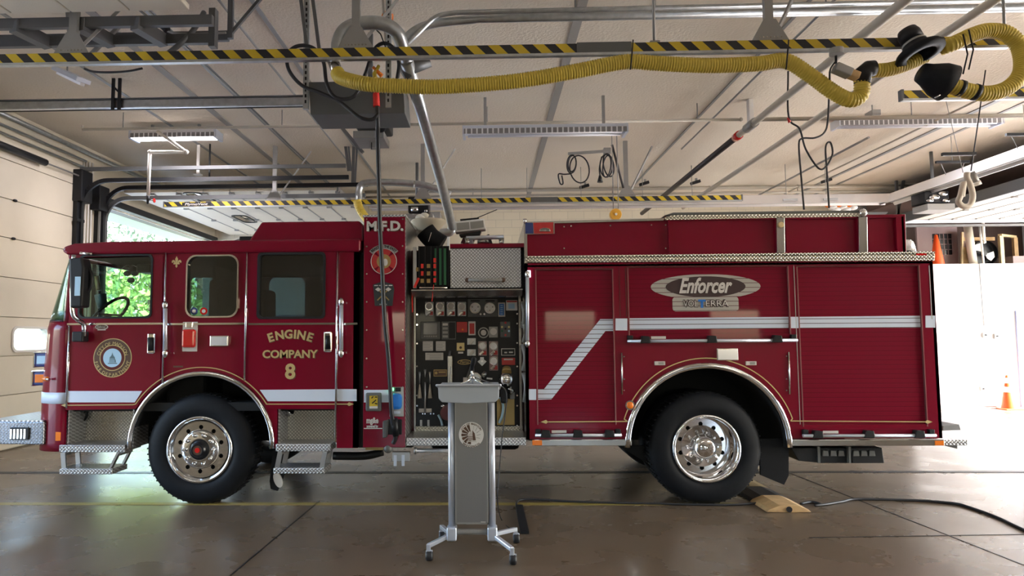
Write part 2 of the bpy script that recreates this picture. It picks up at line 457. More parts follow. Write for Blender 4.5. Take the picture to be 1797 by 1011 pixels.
# white partition with the storage mezzanine on it
PY = 15.5; PZ = S(1700, 463, PY)[1]; PX0 = 9.2
MB().box(PX0, XR, PY, PY + .12, 0, PZ).box(PX0, PX0 + .12, PY, YB, 0, PZ).obj('wall_partition', 'whitewall', kind=ST)
MB().box(PX0, XR, PY + .12, YB, PZ - .2, PZ - .02).obj('floor_mezzanine', 'graymetal', kind=ST)

# closed sectional door in the near left bay
zs = [0] + [.225 + .572 * k for k in range(8)]
zs = [0, .50, .80] + [L(0, p, XL)[1] for p in (556, 486.6, 417, 349, 278)]
zs = [0.02, .22, .80, 1.37, 1.94, 2.52, 3.10, 3.67, 4.24, 4.52]
d1 = bpy.data.objects.new('door_1', None); COL.objects.link(d1); d1.location = (XL, 9.1, 0); d1['_w'] = (XL, 9.1, 0); ROOTS.append(d1); d1['kind'] = ST
for i, (z0, z1) in enumerate(zip(zs, zs[1:])):
    outs = [[(D1Y[0], z0 + .006), (D1Y[1], z0 + .006), (D1Y[1], z1 - .006), (D1Y[0], z1 - .006)]]
    if i == 3:
        wy0, wy1 = L(17, 595, XL)[0], L(77, 595, XL)[0]; pit = (wy1 - wy0) * 1.9
        wz0, wz1 = L(45, 614, XL)[1], L(45, 577, XL)[1]
        for k in range(3):
            a, b = wy0 - k * pit, wy1 - k * pit
            if a > D1Y[0]:
                h = rr(a, b, wz0, wz1, .09); outs.append(h)
                pane = plate('window_pane', [rr(a, b, wz0, wz1, .09)], XL - .02, XL - .01, 'glass', d1, 'x')
                plate('window_frame', [rr(a - .035, b + .035, wz0 - .035, wz1 + .035, .11), h], XL + .04, XL + .065, 'pipewhite', d1, 'x', .006)
    plate('door_section', outs, XL - .04, XL + .045, 'cream', d1, 'x', .008)
MB().box(XL - .035, XL - .025, D1Y[0], D1Y[1], 0, 1.38).box(XL - .035, XL - .025, D1Y[0], D1Y[1], 1.93, 4.52).obj('door_backing', 'cream', d1)
for py, zz in ((10.35, 3.67), (10.35, 3.10), (9.7, 1.4)):
    MB().ball((XL + .06, py - .5, zz), .022, (1, 2, 1)).obj('door_roller', 'black', d1)
sp0 = L(0, 255, XL + .12); sp1 = L(78, 272, XL + .12)
MB().tube([(XL + .14, sp0[0] - 1, sp0[1] + .0), (XL + .14, sp1[0], sp0[1] + .0)], .055, 12).obj('torsion_spring', 'black', d1)
MB().tube([(XL + .14, sp0[0] - 2, sp0[1]), (XL + .14, D1Y[1] + .05, sp0[1])], .014, 8).obj('spring_shaft', 'graymetal', d1)
# dark vertical track with its header bracket beside the closed door
tr = MB(); y0 = D1Y[1] - .07
tr.box(XL + .0, XL + .10, y0, y0 + .05, 0, 4.45).box(XL + .10, XL + .13, y0 - .02, y0 + .13, 0, 4.2)
tr.obj('vertical_track', 'black', d1)
MB().box(XL + .02, XL + .2, y0 - .03, y0 + .3, 3.95, 4.5).obj('header_bracket', 'black', d1, .02)
for z in (1.0, 2.0, 3.0, 3.6): MB().box(XL + .12, XL + .16, y0 - .05, y0 + .16, z, z + .05).obj('track_clip', 'black', d1)
# curved track turning in under the ceiling
def door_track(y, zt, xe, mat, par, name='horizontal_track', r=.45, z0=0, w_=.05):
    pts = [Vector((XL + .14, y, z0)), Vector((XL + .14, y, zt - r))] + [Vector((XL + .14 + r - r * math.cos(R(a)), y, zt - r + r * math.sin(R(a)))) for a in range(10, 91, 10)] + [Vector((xe, y, zt))]
    mb = MB()
    for a, b in zip(pts, pts[1:]): mb.bar(a, b, w_, .07)
    return mb.obj(name, mat, par)
door_track(D1Y[1] + .02, 4.32, -2.35, 'black', d1)
MB().bar((XL + .1, D1Y[1] + .02, 4.52), (-2.4, D1Y[1] + .02, 4.52), .05, .06).obj('upper_track', 'beam', d1)
# raised sectional door of the far left bay
d2 = bpy.data.objects.new('door_2', None); COL.objects.link(d2); d2.location = (-5, 14.6, 4.2); d2['_w'] = (-5, 14.6, 4.2); ROOTS.append(d2); d2['kind'] = ST
zr = 4.26; n = 8; xa, xb = -6.62, S(590, 320, 12.05)[0]
for i in range(n):
    x0 = xa + (xb - xa) * i / n; x1 = xa + (xb - xa) * (i + 1) / n
    outs = [[(x0 + .006, D2Y[0] + .1), (x1 - .006, D2Y[0] + .1), (x1 - .006, D2Y[1] - .1), (x0 + .006, D2Y[1] - .1)]]
    if i == 2:
        for k in range(2):
            yc = 12.55 + k * 2.35; h = rr(x0 + .12, x1 - .12, yc - .42, yc + .42, .1); outs.append(h)
            plate('window_pane', [h], zr + .03, zr + .035, 'glassgrey', d2, 'z')
            plate('window_frame', [rr(x0 + .08, x1 - .08, yc - .46, yc + .46, .12), h], zr - .02, zr, 'black', d2, 'z')
    plate('door_section', outs, zr, zr + .05, 'cream', d2, 'z', .008)
    hg = MB()
    for yy in (12.2, 13.6, 15.0, 16.4): hg.box(x1 - .045, x1 + .045, yy - .03, yy + .03, zr - .035, zr)
    hg.obj('hinge', 'graymetal', d2); MB().box(x1 - .012, x1 + .012, D2Y[0] + .1, D2Y[1] - .1, zr - .008, zr + .004).obj('joint_seal', 'tape', d2)
MB().box(xb, xb + .03, D2Y[0] + .1, D2Y[1] - .1, zr - .02, zr + .07).obj('bottom_rail', 'graymetal', d2)
plate('door_section', [[(-6.95, D2Y[0] + .1), (-6.95, D2Y[1] - .1), (-6.93, D2Y[1] - .1), (-6.93, D2Y[0] + .1)]], 4.0, 4.02, 'cream', d2, 'z')
door_track(D2Y[0] + .03, 4.34, S(645, 318, 12.03)[0], 'black', d2)
door_track(D2Y[0] + .10, 4.16, S(640, 330, 12.03)[0], 'beam', d2, 'low_horizontal_track', .4)
MB().box(XL + .02, XL + .2, D2Y[0] - .2, D2Y[0] + .12, 3.9, 4.35).obj('header_bracket', 'black', d2, .02)
MB().box(XL - .3, XL + .12, D2Y[0] + .1, D2Y[1], DT - .1, DT + .02).obj('weather_seal', 'black', d2)
MB().box(XL + .0, XL + .09, D2Y[0] - .02, D2Y[0] + .04, 0, DT).obj('vertical_track', 'black', d2)
MB().box(XL + .1, XL + .13, D2Y[0] - .06, D2Y[0] - .03, 0, 4.0).obj('track_cable', 'graymetal', d2)
# raised door high at the left over the camera side
d3 = bpy.data.objects.new('door_3', None); COL.objects.link(d3); d3.location = (-5, 4, 4.4); d3['_w'] = (-5, 4, 4.4); ROOTS.append(d3); d3['kind'] = ST
for i in range(8):
    x0 = -6.7 + .52 * i; MB().box(x0 + .006, x0 + .514, 2.3, 5.62, 4.42, 4.47).obj('door_section', 'cream', d3, .008)
for y, z, xe in ((5.72, 4.34, W(372, 10, 5.72).x), (6.0, 4.30, W(375, 25, 6.0).x)):
    MB().box(XL + .1, xe, y, y + .05, z, z + .09).obj('horizontal_track', 'beam', d3)
for x in (W(45, 20, 5.8).x, W(160, 20, 5.8).x, W(255, 18, 5.8).x): MB().bar((x - .05, 5.72, 4.36), (x + .06, 6.04, 4.34), .09, .11).obj('track_tie', 'beam', d3)
MB().box(W(368, 20, 6.0).x, W(379, 20, 6.0).x, 5.98, 6.06, 4.26, 4.62).obj('track_end_bracket', 'beam', d3)
# raised door of the far right bay
d4 = bpy.data.objects.new('door_4', None); COL.objects.link(d4); d4.location = (11, 13, 4.1); d4['_w'] = (11, 13, 4.1); ROOTS.append(d4); d4['kind'] = ST
for i in range(8):
    x0 = 9.25 + .51 * i; MB().box(x0 + .012, x0 + .498, 11.25, 15.28, 4.14, 4.19).obj('door_section', 'cream', d4, .008)
    hg = MB()
    for yy in (11.5, 12.8, 14.1, 15.2): hg.box(x0 - .045, x0 + .045, yy - .03, yy + .03, 4.11, 4.14)
    hg.obj('hinge', 'graymetal', d4); MB().box(x0 - .014, x0 + .014, 11.25, 15.28, 4.132, 4.145).obj('joint_seal', 'graymetal', d4)
MB().box(9.2, 9.25, 11.2, 15.3, 4.08, 4.28).obj('bottom_rail', 'beam', d4)
MB().box(9.1, XR, 15.3, 15.36, 4.06, 4.14).obj('horizontal_track', 'alu', d4)
MB().box(9.1, XR, 15.33, 15.38, 3.98, 4.03).obj('lower_track', 'beam', d4)
# blue door at the right end of the partition
x0 = S(1784, 600, PY)[0]
MB().box(x0, x0 + .95, PY - .05, PY - .002, 0, S(1785, 545, PY)[1]).obj('door_5', 'doorblue', kind=ST)
# ceiling battens and joints (run into the depth)
def strip(name, px, py, wd, mat='tape', y0=-1, y1=YB, dz=.012):
    y = (ZC - CAMZ) / (-(0)) if False else None
    x, yy = F(px, py, ZC); return MB().box(x - wd / 2, x + wd / 2, y0, y1, ZC - dz, ZC).obj(name, mat, kind=ST)
for k, (px, py, wd) in enumerate(((1015, 30, .10), (440, 250, .10), (300, 60, .035), (590, 210, .05), (1500, 310, .06), (1240, 190, .04), (60, 60, .05), (1420, 330, .08))):
    strip('trim_%d' % (k + 1), px, py, wd, 'tape' if k in (0, 1) else 'graymetal')
MB().box(9.15, XR, 11.0, YB, 4.55, 4.75).obj('trim_9', 'brownwall', kind=ST)
# slot drain, yellow line, joints on the floor
yg = F(1000, 829)[1]; MB().box(XL, XR, yg - .05, yg + .05, 0, .004).obj('trim_10', 'black', kind=ST)
yg = F(1720, 737)[1]; MB().box(3, XR, yg - .04, yg + .04, 0, .004).obj('trim_11', 'graymetal', kind=ST)
yl = F(500, 884.5)[1]; MB().box(XL, F(1300, 886)[0], yl - .045, yl + .045, 0, .003).obj('trim_12', 'linepaint', kind=ST)
def joint(n, a, b):
    (xa, ya), (xb, yb) = F(*a), F(*b); MB().bar((xa, ya, .001), (xb, yb, .001), .012, .004).obj('trim_%d' % n, 'black', kind=ST)
joint(13, (1385, 830), (1797, 992)); joint(14, (560, 880), (405, 1010)); joint(15, (1420, 944), (1797, 938))
# electrical conduits and boxes on the pier between the bays
for k in range(4):
    y = D1Y[1] + .22 + .09 * k; MB().cyl((XL + .03, y, .1), (XL + .03, y, 4.75), .016, 8).obj('trim_%d' % (16 + k), 'pipewhite', kind=ST)
for k, z in enumerate((4.88, 4.72, 4.60)):
    MB().cyl((XL + .05, 5.0, z), (XL + .05, 11.6 if k else YB, z), .022 if k else .04, 8).obj('trim_%d' % (20 + k), 'galv', kind=ST)

# ------------------------------------------------------------------ outdoors beyond the open left bay
MB().box(-60, XL - .25, -20, 70, -.32, -.02).obj('ground_outside', 'asphalt', kind=ST)
MB().box(XR + .25, 50, -20, 60, -.32, -.02).obj('ground_right', 'concrete_out', kind=ST)
MB().box(XL - 1.15, XL - .25, 11.0, 21, DT + .0, DT + .12).obj('trim_23', 'palegreen', kind=ST)
def tree(x, y, h, rr_, mat, label, nleaf, name='leafy_tree', low=.2):
    t = thing(name, label, 'tree', (x, y, 0), None)
    MB().tube([(x, y, -.05), (x + .1, y, h * .4), (x, y + .1, h * .8)], [.22, .16, .06], 8).obj('trunk', 'bark', t)
    mb = MB()
    for k in range(nleaf):
        while True:
            p = Vector([rnd.uniform(-1, 1) for _ in range(3)])
            if .35 < p.length < 1: break
        c = Vector((x + p.x * rr_, y + p.y * rr_, h * (1 + low) / 2 + p.z * h * (1 - low) / 2)); s = rnd.uniform(.10, .22)
        a = Vector([rnd.gauss(0, 1) for _ in range(3)]).normalized(); b = a.cross(Vector([rnd.gauss(0, 1) for _ in range(3)])).normalized()
        v = [mb.bm.verts.new(c + q) for q in (a * s, b * s * .45, -a * s, -b * s * .45)]; mb.face(v)
    mb.obj('foliage', mat, t)
tree(-12.4, 24.6, 4.6, 1.9, 'leafgreen', 'bright green leafy bush tree seen through the driver window', 2200)
tree(-17.8, 31.0, 8.5, 2.6, 'leafdark', 'shaded blue green tree seen through the front of the driver window', 1500)
tree(-15.5, 36.0, 10.5, 3.4, 'leafdark', 'tall shaded tree behind the bright bush outside the open bay', 1700)
tree(-21.5, 38.0, 11, 3.2, 'leafdark', 'tallest dark tree furthest left outside the open bay', 1500)
# ------------------------------------------------------------------ overhead: exhaust rails
def rail(label, x0, x1, Y, zc, posts, gray=None, brand=None):
    t = thing('exhaust_rail', label, 'rail', ((x0 + x1) / 2, Y, zc))
    h = .095
    MB().box(x0, x1, Y - .05, Y - .015, zc - h / 2 + .012, zc + h / 2).obj('rail_body', 'beam', t, .004)
    MB().box(x0, x1, Y - .062, Y - .015, zc - h / 2 - .012, zc - h / 2 + .010).obj('bottom_flange', 'galv', t)
    segs = [(x0, x1)] if not gray else [(x0, gray[0]), (gray[1], x1)]
    for a, b in segs: MB().box(a, b, Y - .054, Y - .05, zc - h / 2 + .014, zc + h / 2 - .004).obj('hazard_tape', 'hazard', t)
    if gray: MB().box(gray[0], gray[1], Y - .06, Y - .05, zc - h / 2 - .006, zc + h / 2 + .004).obj('splice_cover', 'graybox', t)
    if brand: 
        MB().box(brand[0], brand[1], Y - .057, Y - .0535, zc - .03, zc + .03).obj('name_plate', 'black', t)
        text('lettering', 'PlymoVent', (brand[0] + brand[1]) / 2, zc, Y - .058, .06, 'label', t, .001, .2, (brand[1] - brand[0]) * .8)
    for xp in posts:
        MB().prism([(xp - .16, zc + .045), (xp + .16, zc + .045), (xp + .05, zc + .24), (xp - .05, zc + .24)], Y - .03, Y - .02).obj('gusset_plate', 'graymetal', t)
        p = MB().box(xp - .035, xp + .035, Y - .02, Y + .03, zc + .1, ZC).obj('hanger_post', 'graymetal', t)
        b = MB()
        for q in range(7): b.disc((xp - .09 + .03 * q, Y - .03, zc + .08), .006, -.004, seg=6)
        b.obj('bolt', 'steel', p)
        MB().bar((xp + .05, Y, zc + .1), (xp + .55, Y + .35, ZC), .025, .025).obj('sway_brace', 'graymetal', t)
    for xe in (x0, x1): MB().box(xe - .012, xe + .012, Y - .06, Y + .0, zc - .055, zc + .055).obj('end_cap', 'beam', t)
    return t
RY = 5.7; RZ = S(900, 92, RY)[1]
g0, g1 = W(1011, 92, RY).x, W(1106, 92, RY).x
rail('long black and yellow striped exhaust rail nearest the camera above the fire engine', -6.6, W(1762, 80, RY).x, RY, RZ, [W(129, 80, RY).x, W(625, 60, RY).x, W(1349, 50, RY).x], (g0, g1))
BY = 11.8; BZ = S(800, 354, BY)[1]
rail('black and yellow striped exhaust rail further back behind the engine roof', W(290, 360, BY).x, W(1300, 344, BY).x, BY, BZ, [W(482, 330, BY).x, W(742, 330, BY).x, W(1099, 330, BY).x], (W(931, 351, BY).x, W(978, 351, BY).x), (W(322, 359, BY).x, W(372, 359, BY).x))
TY = 6.75; TZ = S(1700, 168, TY)[1]
rail('short striped exhaust rail end at the right edge below the hanging nozzles', W(1578, 168, TY).x, 6.6, TY, TZ, [6.1])

# ------------------------------------------------------------------ corrugated yellow hoses
def hose(mb, pts, r, pitch=.022):
    P = resample(smooth([Vector(p) for p in pts], 12), pitch / 3); rad = []
    for i in range(len(P)): rad.append(r * (1.0, 1.0, .87)[i % 3])
    mb.tube(P, rad, 16, 0, True, lambda i: 1 if i % 3 == 1 else 0); return P
HY = 5.6
h1 = thing('exhaust_hose', 'long corrugated yellow exhaust hose slung under the near striped rail', 'hose', tuple(W(900, 140, HY)))
mb = MB(); pts = [W(px, py, y) for px, py, y in ((592, 128, 5.75), (600, 137, 5.7), (640, 147, HY), (700, 151, HY), (780, 152, HY), (900, 143, HY), (1000, 127, HY), (1075, 112, HY), (1110, 108, HY), (1150, 111, HY), (1240, 115, HY), (1330, 112, HY), (1378, 107, HY), (1420, 131, HY), (1460, 160, HY), (1490, 175, HY), (1510, 168, HY), (1513, 143, HY - .02))]
hose(mb, pts, .063); mb.obj('corrugated_tube', ['hoseyellow', 'hosedark'], h1)
MB().tube([W(1513, 147, HY - .02), W(1514, 128, HY - .02), W(1524, 121, HY - .02), W(1534, 120, HY - .02)], [.062, .068, .068, .064], 16).obj('black_elbow', 'black', h1)
mb = MB(); hose(mb, [W(1532, 124, HY), W(1560, 122, HY), W(1590, 113, HY), (W(1625, 98, HY))], .058); mb.obj('corrugated_branch', ['hoseyellow', 'hosedark'], h1)
MB().cyl(W(584, 105, 5.75), W(594, 133, 5.75), .05, 16).obj('steel_collar', 'steel', h1)
for px in (1109, 1382): 
    MB().tube([W(px + a, b, HY - .1) for a, b in ((2, 70), (0, 95), (-2, 118), (-3, 122))], .006, 6).obj('hanging_strap', 'black', h1)
# nozzle 1 (open bell mouth seen from below)
def bell(o, d, prof, mat, name, par, seg=28):
    mb = MB(); mb.lathe(prof, (0, 0, 0), 'z', seg); q = Vector((0, 0, 1)).rotation_difference(Vector(d).normalized()); 
    for v in mb.bm.verts: v.co = q @ v.co + Vector(o)
    return mb.obj(name, mat, par)
n1 = thing('exhaust_nozzle', 'black bell-mouthed exhaust nozzle hanging mouth down over the rail end', 'nozzle', tuple(W(1612, 85, 5.5)))
dn = Vector((.25, -.25, -.93)); o = W(1611, 88, 5.48)
bell(o, dn, [(.075, -.1), (.10, -.04), (.165, .0), (.185, .03), (.18, .055), (.115, .06), (.10, .03), (.10, -.02), (.001, -.02)], 'rubber', 'bell_mouth', n1)
bell(o - dn.normalized() * .10, dn, [(.001, -.10), (.07, -.10), (.085, -.06), (.085, .0), (.001, .0)], 'black', 'neck', n1)
bell(o - dn.normalized() * .07, dn, [(.088, -.01), (.094, 0), (.088, .014)], 'graymetal', 'clamp_band', n1)
n2 = thing('exhaust_nozzle', 'dark cone shaped exhaust nozzle on the looped yellow hose at the upper right', 'nozzle', tuple(W(1640, 140, 5.4)))
a, b = W(1668, 148, 5.42), W(1618, 128, 5.42)
q = bell((a + b) / 2, (b - a), [(.001, .13), (.075, .13), (.09, .08), (.135, -.02), (.145, -.10), (.10, -.10), (.001, -.06)], 'rubber', 'cone_body', n2)
MB().tube([W(1650, 166, 5.33), W(1640, 172, 5.35)], .006, 6).obj('steel_clip', 'steel', n2)
h2 = thing('exhaust_hose', 'looped corrugated yellow hose hanging at the right end of the near rail', 'hose', tuple(W(1750, 110, 5.5)))
mb = MB(); hose(mb, [W(px, py, y) for px, py, y in ((1656, 146, 5.45), (1668, 150, 5.45), (1700, 160, 5.45), (1735, 164, 5.45), (1770, 153, 5.45), (1793, 125, 5.45), (1790, 85, 5.5), (1768, 60, 5.5), (1735, 54, 5.5), (1705, 62, 5.5), (1670, 78, 5.5), (1650, 85, 5.55))], .062); mb.obj('corrugated_tube', ['hoseyellow', 'hosedark'], h2)
for a, b in ((1685, 155), (1712, 162)):
    c = W(a, b, 5.45); d = (W(a + 8, b + 2.5, 5.45) - c).normalized(); MB().tube([c - d * .018, c + d * .018], .0655, 16).obj('black_band', 'black', h2)
for a, b in ((1700, 52), (1690, 60)): MB().tube([W(a, b, 5.38), W(a + 8, b + 35, 5.38), W(a, b + 70, 5.38)], .006, 6).obj('hanging_strap', 'black', h2)
h3 = thing('exhaust_hose', 'short yellow corrugated hose dropping from the back duct behind the engine roof', 'hose', tuple(W(632, 365, 11.7)))
mb = MB(); hose(mb, [W(627, 352, 11.7), W(630, 364, 11.7), W(637, 376, 11.7), W(650, 392, 11.6), W(665, 405, 11.5)], .075, .04); mb.obj('corrugated_tube', ['hoseyellow', 'hosedark'], h3)

# ------------------------------------------------------------------ galvanised ducts
du = thing('exhaust_duct', 'galvanised round duct arching over the rail and running down behind the engine', 'duct', tuple(W(650, 45, 5.75)))
P = smooth([W(px, py, y) for px, py, y in ((594, 100, 5.75), (594, 75, 5.75), (606, 52, 5.75), (635, 41, 5.75), (672, 42, 5.75), (697, 58, 5.8), (708, 90, 5.9), (714, 110, 5.95))], 8)
MB().tube(P, .060, 20).obj('duct_bend', 'galv', du)
MB().tube([W(713, 105, 5.95), W(745, 215, 7.0), W(772, 310, 8.2), W(794, 400, 9.8)], .061, 20).obj('duct_run', 'galv', du)
for a, b in ((724, 142), (740, 198), (757, 258)):
    k = (b - 105) / 295; p = W(a, b, 5.95 + (9.8 - 5.95) * (1 - (1 - k) ** .9) * .0 + (6.3, 6.85, 7.6)[(142, 198, 258).index(b)] - 5.95 + 0)
MB().tube(smooth([W(793, 398, 9.8), W(791, 406, 9.8), W(780, 409, 9.8), W(735, 410, 9.8)], 5), .062, 16).obj('duct_tail', 'galv', du)
MB().tube([W(706, 130, 6.1), W(725, 118, 6.1), W(755, 108, 6.1)], [.07, .06, .05], 12).obj('branch_duct', 'galvdark', du)
db = thing('exhaust_duct', 'galvanised round duct bending down to the back rail above the cab', 'duct', tuple(W(680, 320, 11.8)))
MB().tube(smooth([W(px, py, 11.8) for px, py in ((630, 352), (630, 336), (634, 325), (645, 321), (680, 320), (730, 323), (752, 327), (770, 333), (790, 342))], 8), .062, 16).obj('duct_bend', 'galv', db)
for px in (727,): MB().cyl(W(px, 318, 11.7), W(px, 330, 11.7), .01, 6).obj('duct_seam', 'steel', db)

# ------------------------------------------------------------------ dark steel control cabinet on strut frame + cable
oy = 6.15
cb = thing('ceiling_cabinet', 'dark grey steel cabinet hung from perforated struts above the engine', 'cabinet', tuple(W(625, 170, oy)))
x0, z0 = S(541, 201, oy); x1, z1 = S(709, 141, oy)
MB().prism([(x0 + .02, z0), (x1 + .01, z0 - .0), (x1 - .01, z1), (x0, z1)], oy, oy + .45).obj('cabinet_shell', 'graybox', cb, .006)
for px in (538, 682):
    x = W(px, 100, oy).x; MB().box(x - .025, x + .025, oy - .02, oy + .02, z0 + .05, ZC).obj('strut_channel', 'galv', cb)
    h = MB()
    for k in range(22): h.box(x - .008, x + .008, oy - .023, oy - .019, z0 + .1 + k * .055, z0 + .13 + k * .055)
    h.obj('slot', 'black', cb)
for px in (528, 549): MB().bar(W(px, 0, oy - .1), W(px + 12, 92, oy - .1), .03, .02).obj('strut_brace', 'galvdark', cb)
x = W(680, 100, oy).x; MB().bar(W(672, 0, oy), W(681, 140, oy), .02, .02).obj('chain_bar', 'steel', cb)
MB().box(W(540, 0, oy).x, W(690, 0, oy).x, oy, oy + .05, ZC - .08, ZC - .02).obj('cross_strut', 'galv', cb)
op = thing('bay_door_opener', 'black door opener motor below the grey cabinet', 'opener', tuple(W(655, 222, 7.2)))
MB().box(W(622, 220, 7.2).x, W(681, 220, 7.2).x, 7.2, 7.6, S(0, 229, 7.2)[1] - .02, S(650, 198, 7.2)[1]).obj('motor_housing', 'black', op, .02)
MB().box(W(620, 220, 7.2).x, W(674, 220, 7.2).x, 7.18, 7.6, S(650, 243, 7.2)[1], S(650, 230, 7.2)[1]).obj('base_tray', 'graymetal', op, .005)
MB().box(W(646, 220, 7.2).x, W(662, 220, 7.2).x, 7.3, 7.4, S(650, 254, 7.2)[1], S(650, 243, 7.2)[1]).obj('limit_switch', 'graymetal', op)
MB().ball(W(668, 225, 7.15), .06, (1, .6, .8)).obj('sprocket_cover', 'black', op)
MB().cyl(W(652, 250, 7.3), W(652, 262, 7.3), .006, 6).obj('release_cord', 'black', op)
MB().bar(W(650, 200, 7.4), (W(650, 200, 7.4).x, 7.4, ZC), .05, .05).obj('hanger_strut', 'galvdark', op)

cbl = thing('charging_cable', 'thick black charging cable hanging from the ceiling to the red engine flank', 'cable', tuple(W(662, 190, 6.2)))
CY = 6.42
pts = [W(px, py, y) for px, py, y in ((662, 185, 6.06), (663, 215, 6.08), (663, 250, 6.2), (665, 320, CY - .05), (667, 400, CY), (671, 480, CY), (675, 560, CY), (681, 620, CY + .02), (685, 680, CY + .04), (687, 720, CY + .06), (691, 750, CY + .1), (694, 768, CY + .14), (690, 778, CY + .16))]
MB().tube(smooth(pts, 8), .021, 12).obj('cable_run', 'cableblack', cbl)
pts = [W(px, py, y) for px, py, y in ((664, 200, 6.0), (652, 210, 6.0), (630, 205, 6.0), (595, 178, 6.0), (560, 162, 6.0), (530, 150, 6.0), (508, 125, 5.95), (504, 100, 5.95), (515, 84, 5.95), (535, 80, 5.95), (555, 88, 5.95), (568, 110, 5.95), (573, 145, 5.95), (585, 168, 5.95), (605, 174, 5.95), (625, 165, 5.95), (642, 128, 5.95), (655, 90, 5.95), (672, 76, 5.95), (690, 84, 5.95), (700, 110, 5.95), (697, 140, 5.95))]
MB().tube(smooth(pts, 8), .017, 10).obj('cable_loops', 'cableblack', cbl)
MB().tube([W(661, 187, 6.06), W(660, 165, 6.06), W(661, 160, 6.06)], [.032, .03, .018], 12).obj('red_grip', 'strap', cbl)
MB().tube([W(662, 160, 6.05), W(657, 130, 6.05), W(665, 115, 6.05)], [.018, .02, .015], 10).obj('yellow_sling', 'yellow', cbl)
MB().tube([W(655, 118, 6.05), W(670, 133, 6.05)], [.015, .02], 8).obj('orange_sling', 'amber', cbl)
MB().tube([W(672, 30, 6.3), W(688, 34, 6.3)], [.06, .05], 12).obj('orange_balancer', 'amber', cbl)
MB().tube([W(680, 92, 5.9), W(668, 60, 5.9), W(660, 52, 5.9)], .006, 6).obj('thin_wire', 'black', cbl)

# bay door opener rail (galvanised, from left wall to the cabinet)
ry = 8.6
rl = thing('door_opener_beam', 'long shiny galvanised opener rail crossing the upper left', 'beam', tuple(W(250, 180, ry)))
z0, z1 = S(250, 189, ry)[1], S(250, 174, ry)[1]
MB().box(XL + .2, W(534, 180, ry).x, ry, ry + .08, z0, z1).obj('rail_channel', 'galv', rl, .01)
MB().box(XL + .2, W(534, 180, ry).x, ry - .02, ry + .1, z1, z1 + .015).obj('top_flange', 'galvdark', rl)
MB().cyl((XL + .2, ry - .02, z0 - .03), (W(534, 180, ry).x, ry - .02, z0 - .03), .008, 6).obj('drive_chain', 'black', rl)
for a, b in ((200, 190), (211, 196)):
    x = W(a, b, ry).x; q = MB().box(x - .02, x + .02, ry - .04, ry - .02, z0 - .03, ZC).obj('perforated_hanger', 'black', rl)
MB().bar((W(200, 150, ry).x, ry, ZC - .1), (W(212, 150, ry).x, ry, ZC - .2), .03, .02).obj('hanger_tie', 'black', rl)
r2 = thing('door_opener_beam', 'dark steel door track with end post at the upper left', 'beam', tuple(W(200, 60, 6.5)))
x1 = W(400, 60, 6.5).x; z = S(200, 65, 6.5)[1]
MB().box(XL + .2, x1, 6.5, 6.56, z - .05, z + .05).obj('track_channel', 'beam', r2, .01)
MB().box(x1, x1 + .05, 6.48, 6.52, z - .04, ZC).obj('end_post', 'galvdark', r2)
MB().bar((x1 + .02, 6.5, z), (x1 + .35, 6.5, ZC), .03, .03).obj('end_brace', 'galvdark', r2)
MB().tube([W(283, 40, 6.45), W(290, 46, 6.45), W(294, 56, 6.45)], [.04, .05, .03], 10).obj('pulley', 'black', r2)
MB().tube(smooth([W(230, 5, 6.45), W(262, 32, 6.45), W(292, 54, 6.45), W(330, 60, 6.45), (x1, 6.45, z)], 5), .012, 8).obj('cable_run', 'graymetal', r2)
MB().tube(smooth([W(358, 22, 6.2), W(345, 45, 6.1), (W(322, 72, 6.0)), W(290, 98, 6.0)], 6), .025, 8).obj('flexible_lead', 'galvdark', r2)

# angled sway braces at upper left between tracks and rail
sb = thing('ceiling_strut', 'pale steel strut hanging at an angle behind the left end of the near rail', 'strut', tuple(W(130, 80, 6.3)))
MB().bar(W(125, 15, 6.2), W(132, 100, 6.2), .10, .03).obj('flat_bar', 'graymetal', sb)
MB().bar(W(225, 31, 6.1), W(155, 100, 6.1), .03, .03).obj('diagonal_rod', 'graymetal', sb)

# ------------------------------------------------------------------ pipes and conduits
def pipe(label, pts, r, mat='pipe', cat='pipe', name='ceiling_pipe', caps=(), seg=10, hangers=()):
    t = thing(name, label, cat, tuple(pts[0])); MB().tube(pts, r, seg).obj('pipe_run', mat, t)
    for p in hangers: MB().cyl(p, (p[0], p[1], ZC), .008, 6).obj('hanger_rod', 'graymetal', t)
    for p in caps: MB().ball(p, r * 1.35, seg=10).obj('fitting', mat, t)
    return t
py_ = 9.9; z = S(700, 219, py_)[1]
pipe('thin grey sprinkler pipe crossing the ceiling above the fluorescent lights', [(W(145, 220, py_).x, py_, z + .06), (W(145, 220, py_).x, py_, z), (W(1300, 205, py_).x, py_, z)], .022, caps=[(W(1300, 205, py_).x, py_, z)], hangers=[(W(216, 219, py_).x, py_, z), (W(495, 217, py_).x, py_, z), (W(855, 214, py_).x, py_, z), (W(1224, 208, py_).x, py_, z)])
z = S(1700, 204, py_)[1]
pipe('pale pipe along the right fluorescent light', [(W(1300, 208, py_).x + .1, py_, z), (XR - .1, py_, z)], .03, hangers=[(W(1600, 204, py_).x, py_, z)])
for nm, py, Y, r, m in (('pale pipe along the top of the back wall', 333, 15.5, .035, 'pipe'), ('thinner lower pipe along the top of the back wall', 342, 15.8, .028, 'pipe'),):
    z = S(1000, py, Y)[1]; pipe(nm, [(W(640, py, Y).x, Y, z), (XR - .2, Y, z)], r, m, hangers=[(W(p, py, Y).x, Y, z) for p in (830, 1075, 1245, 1400)])
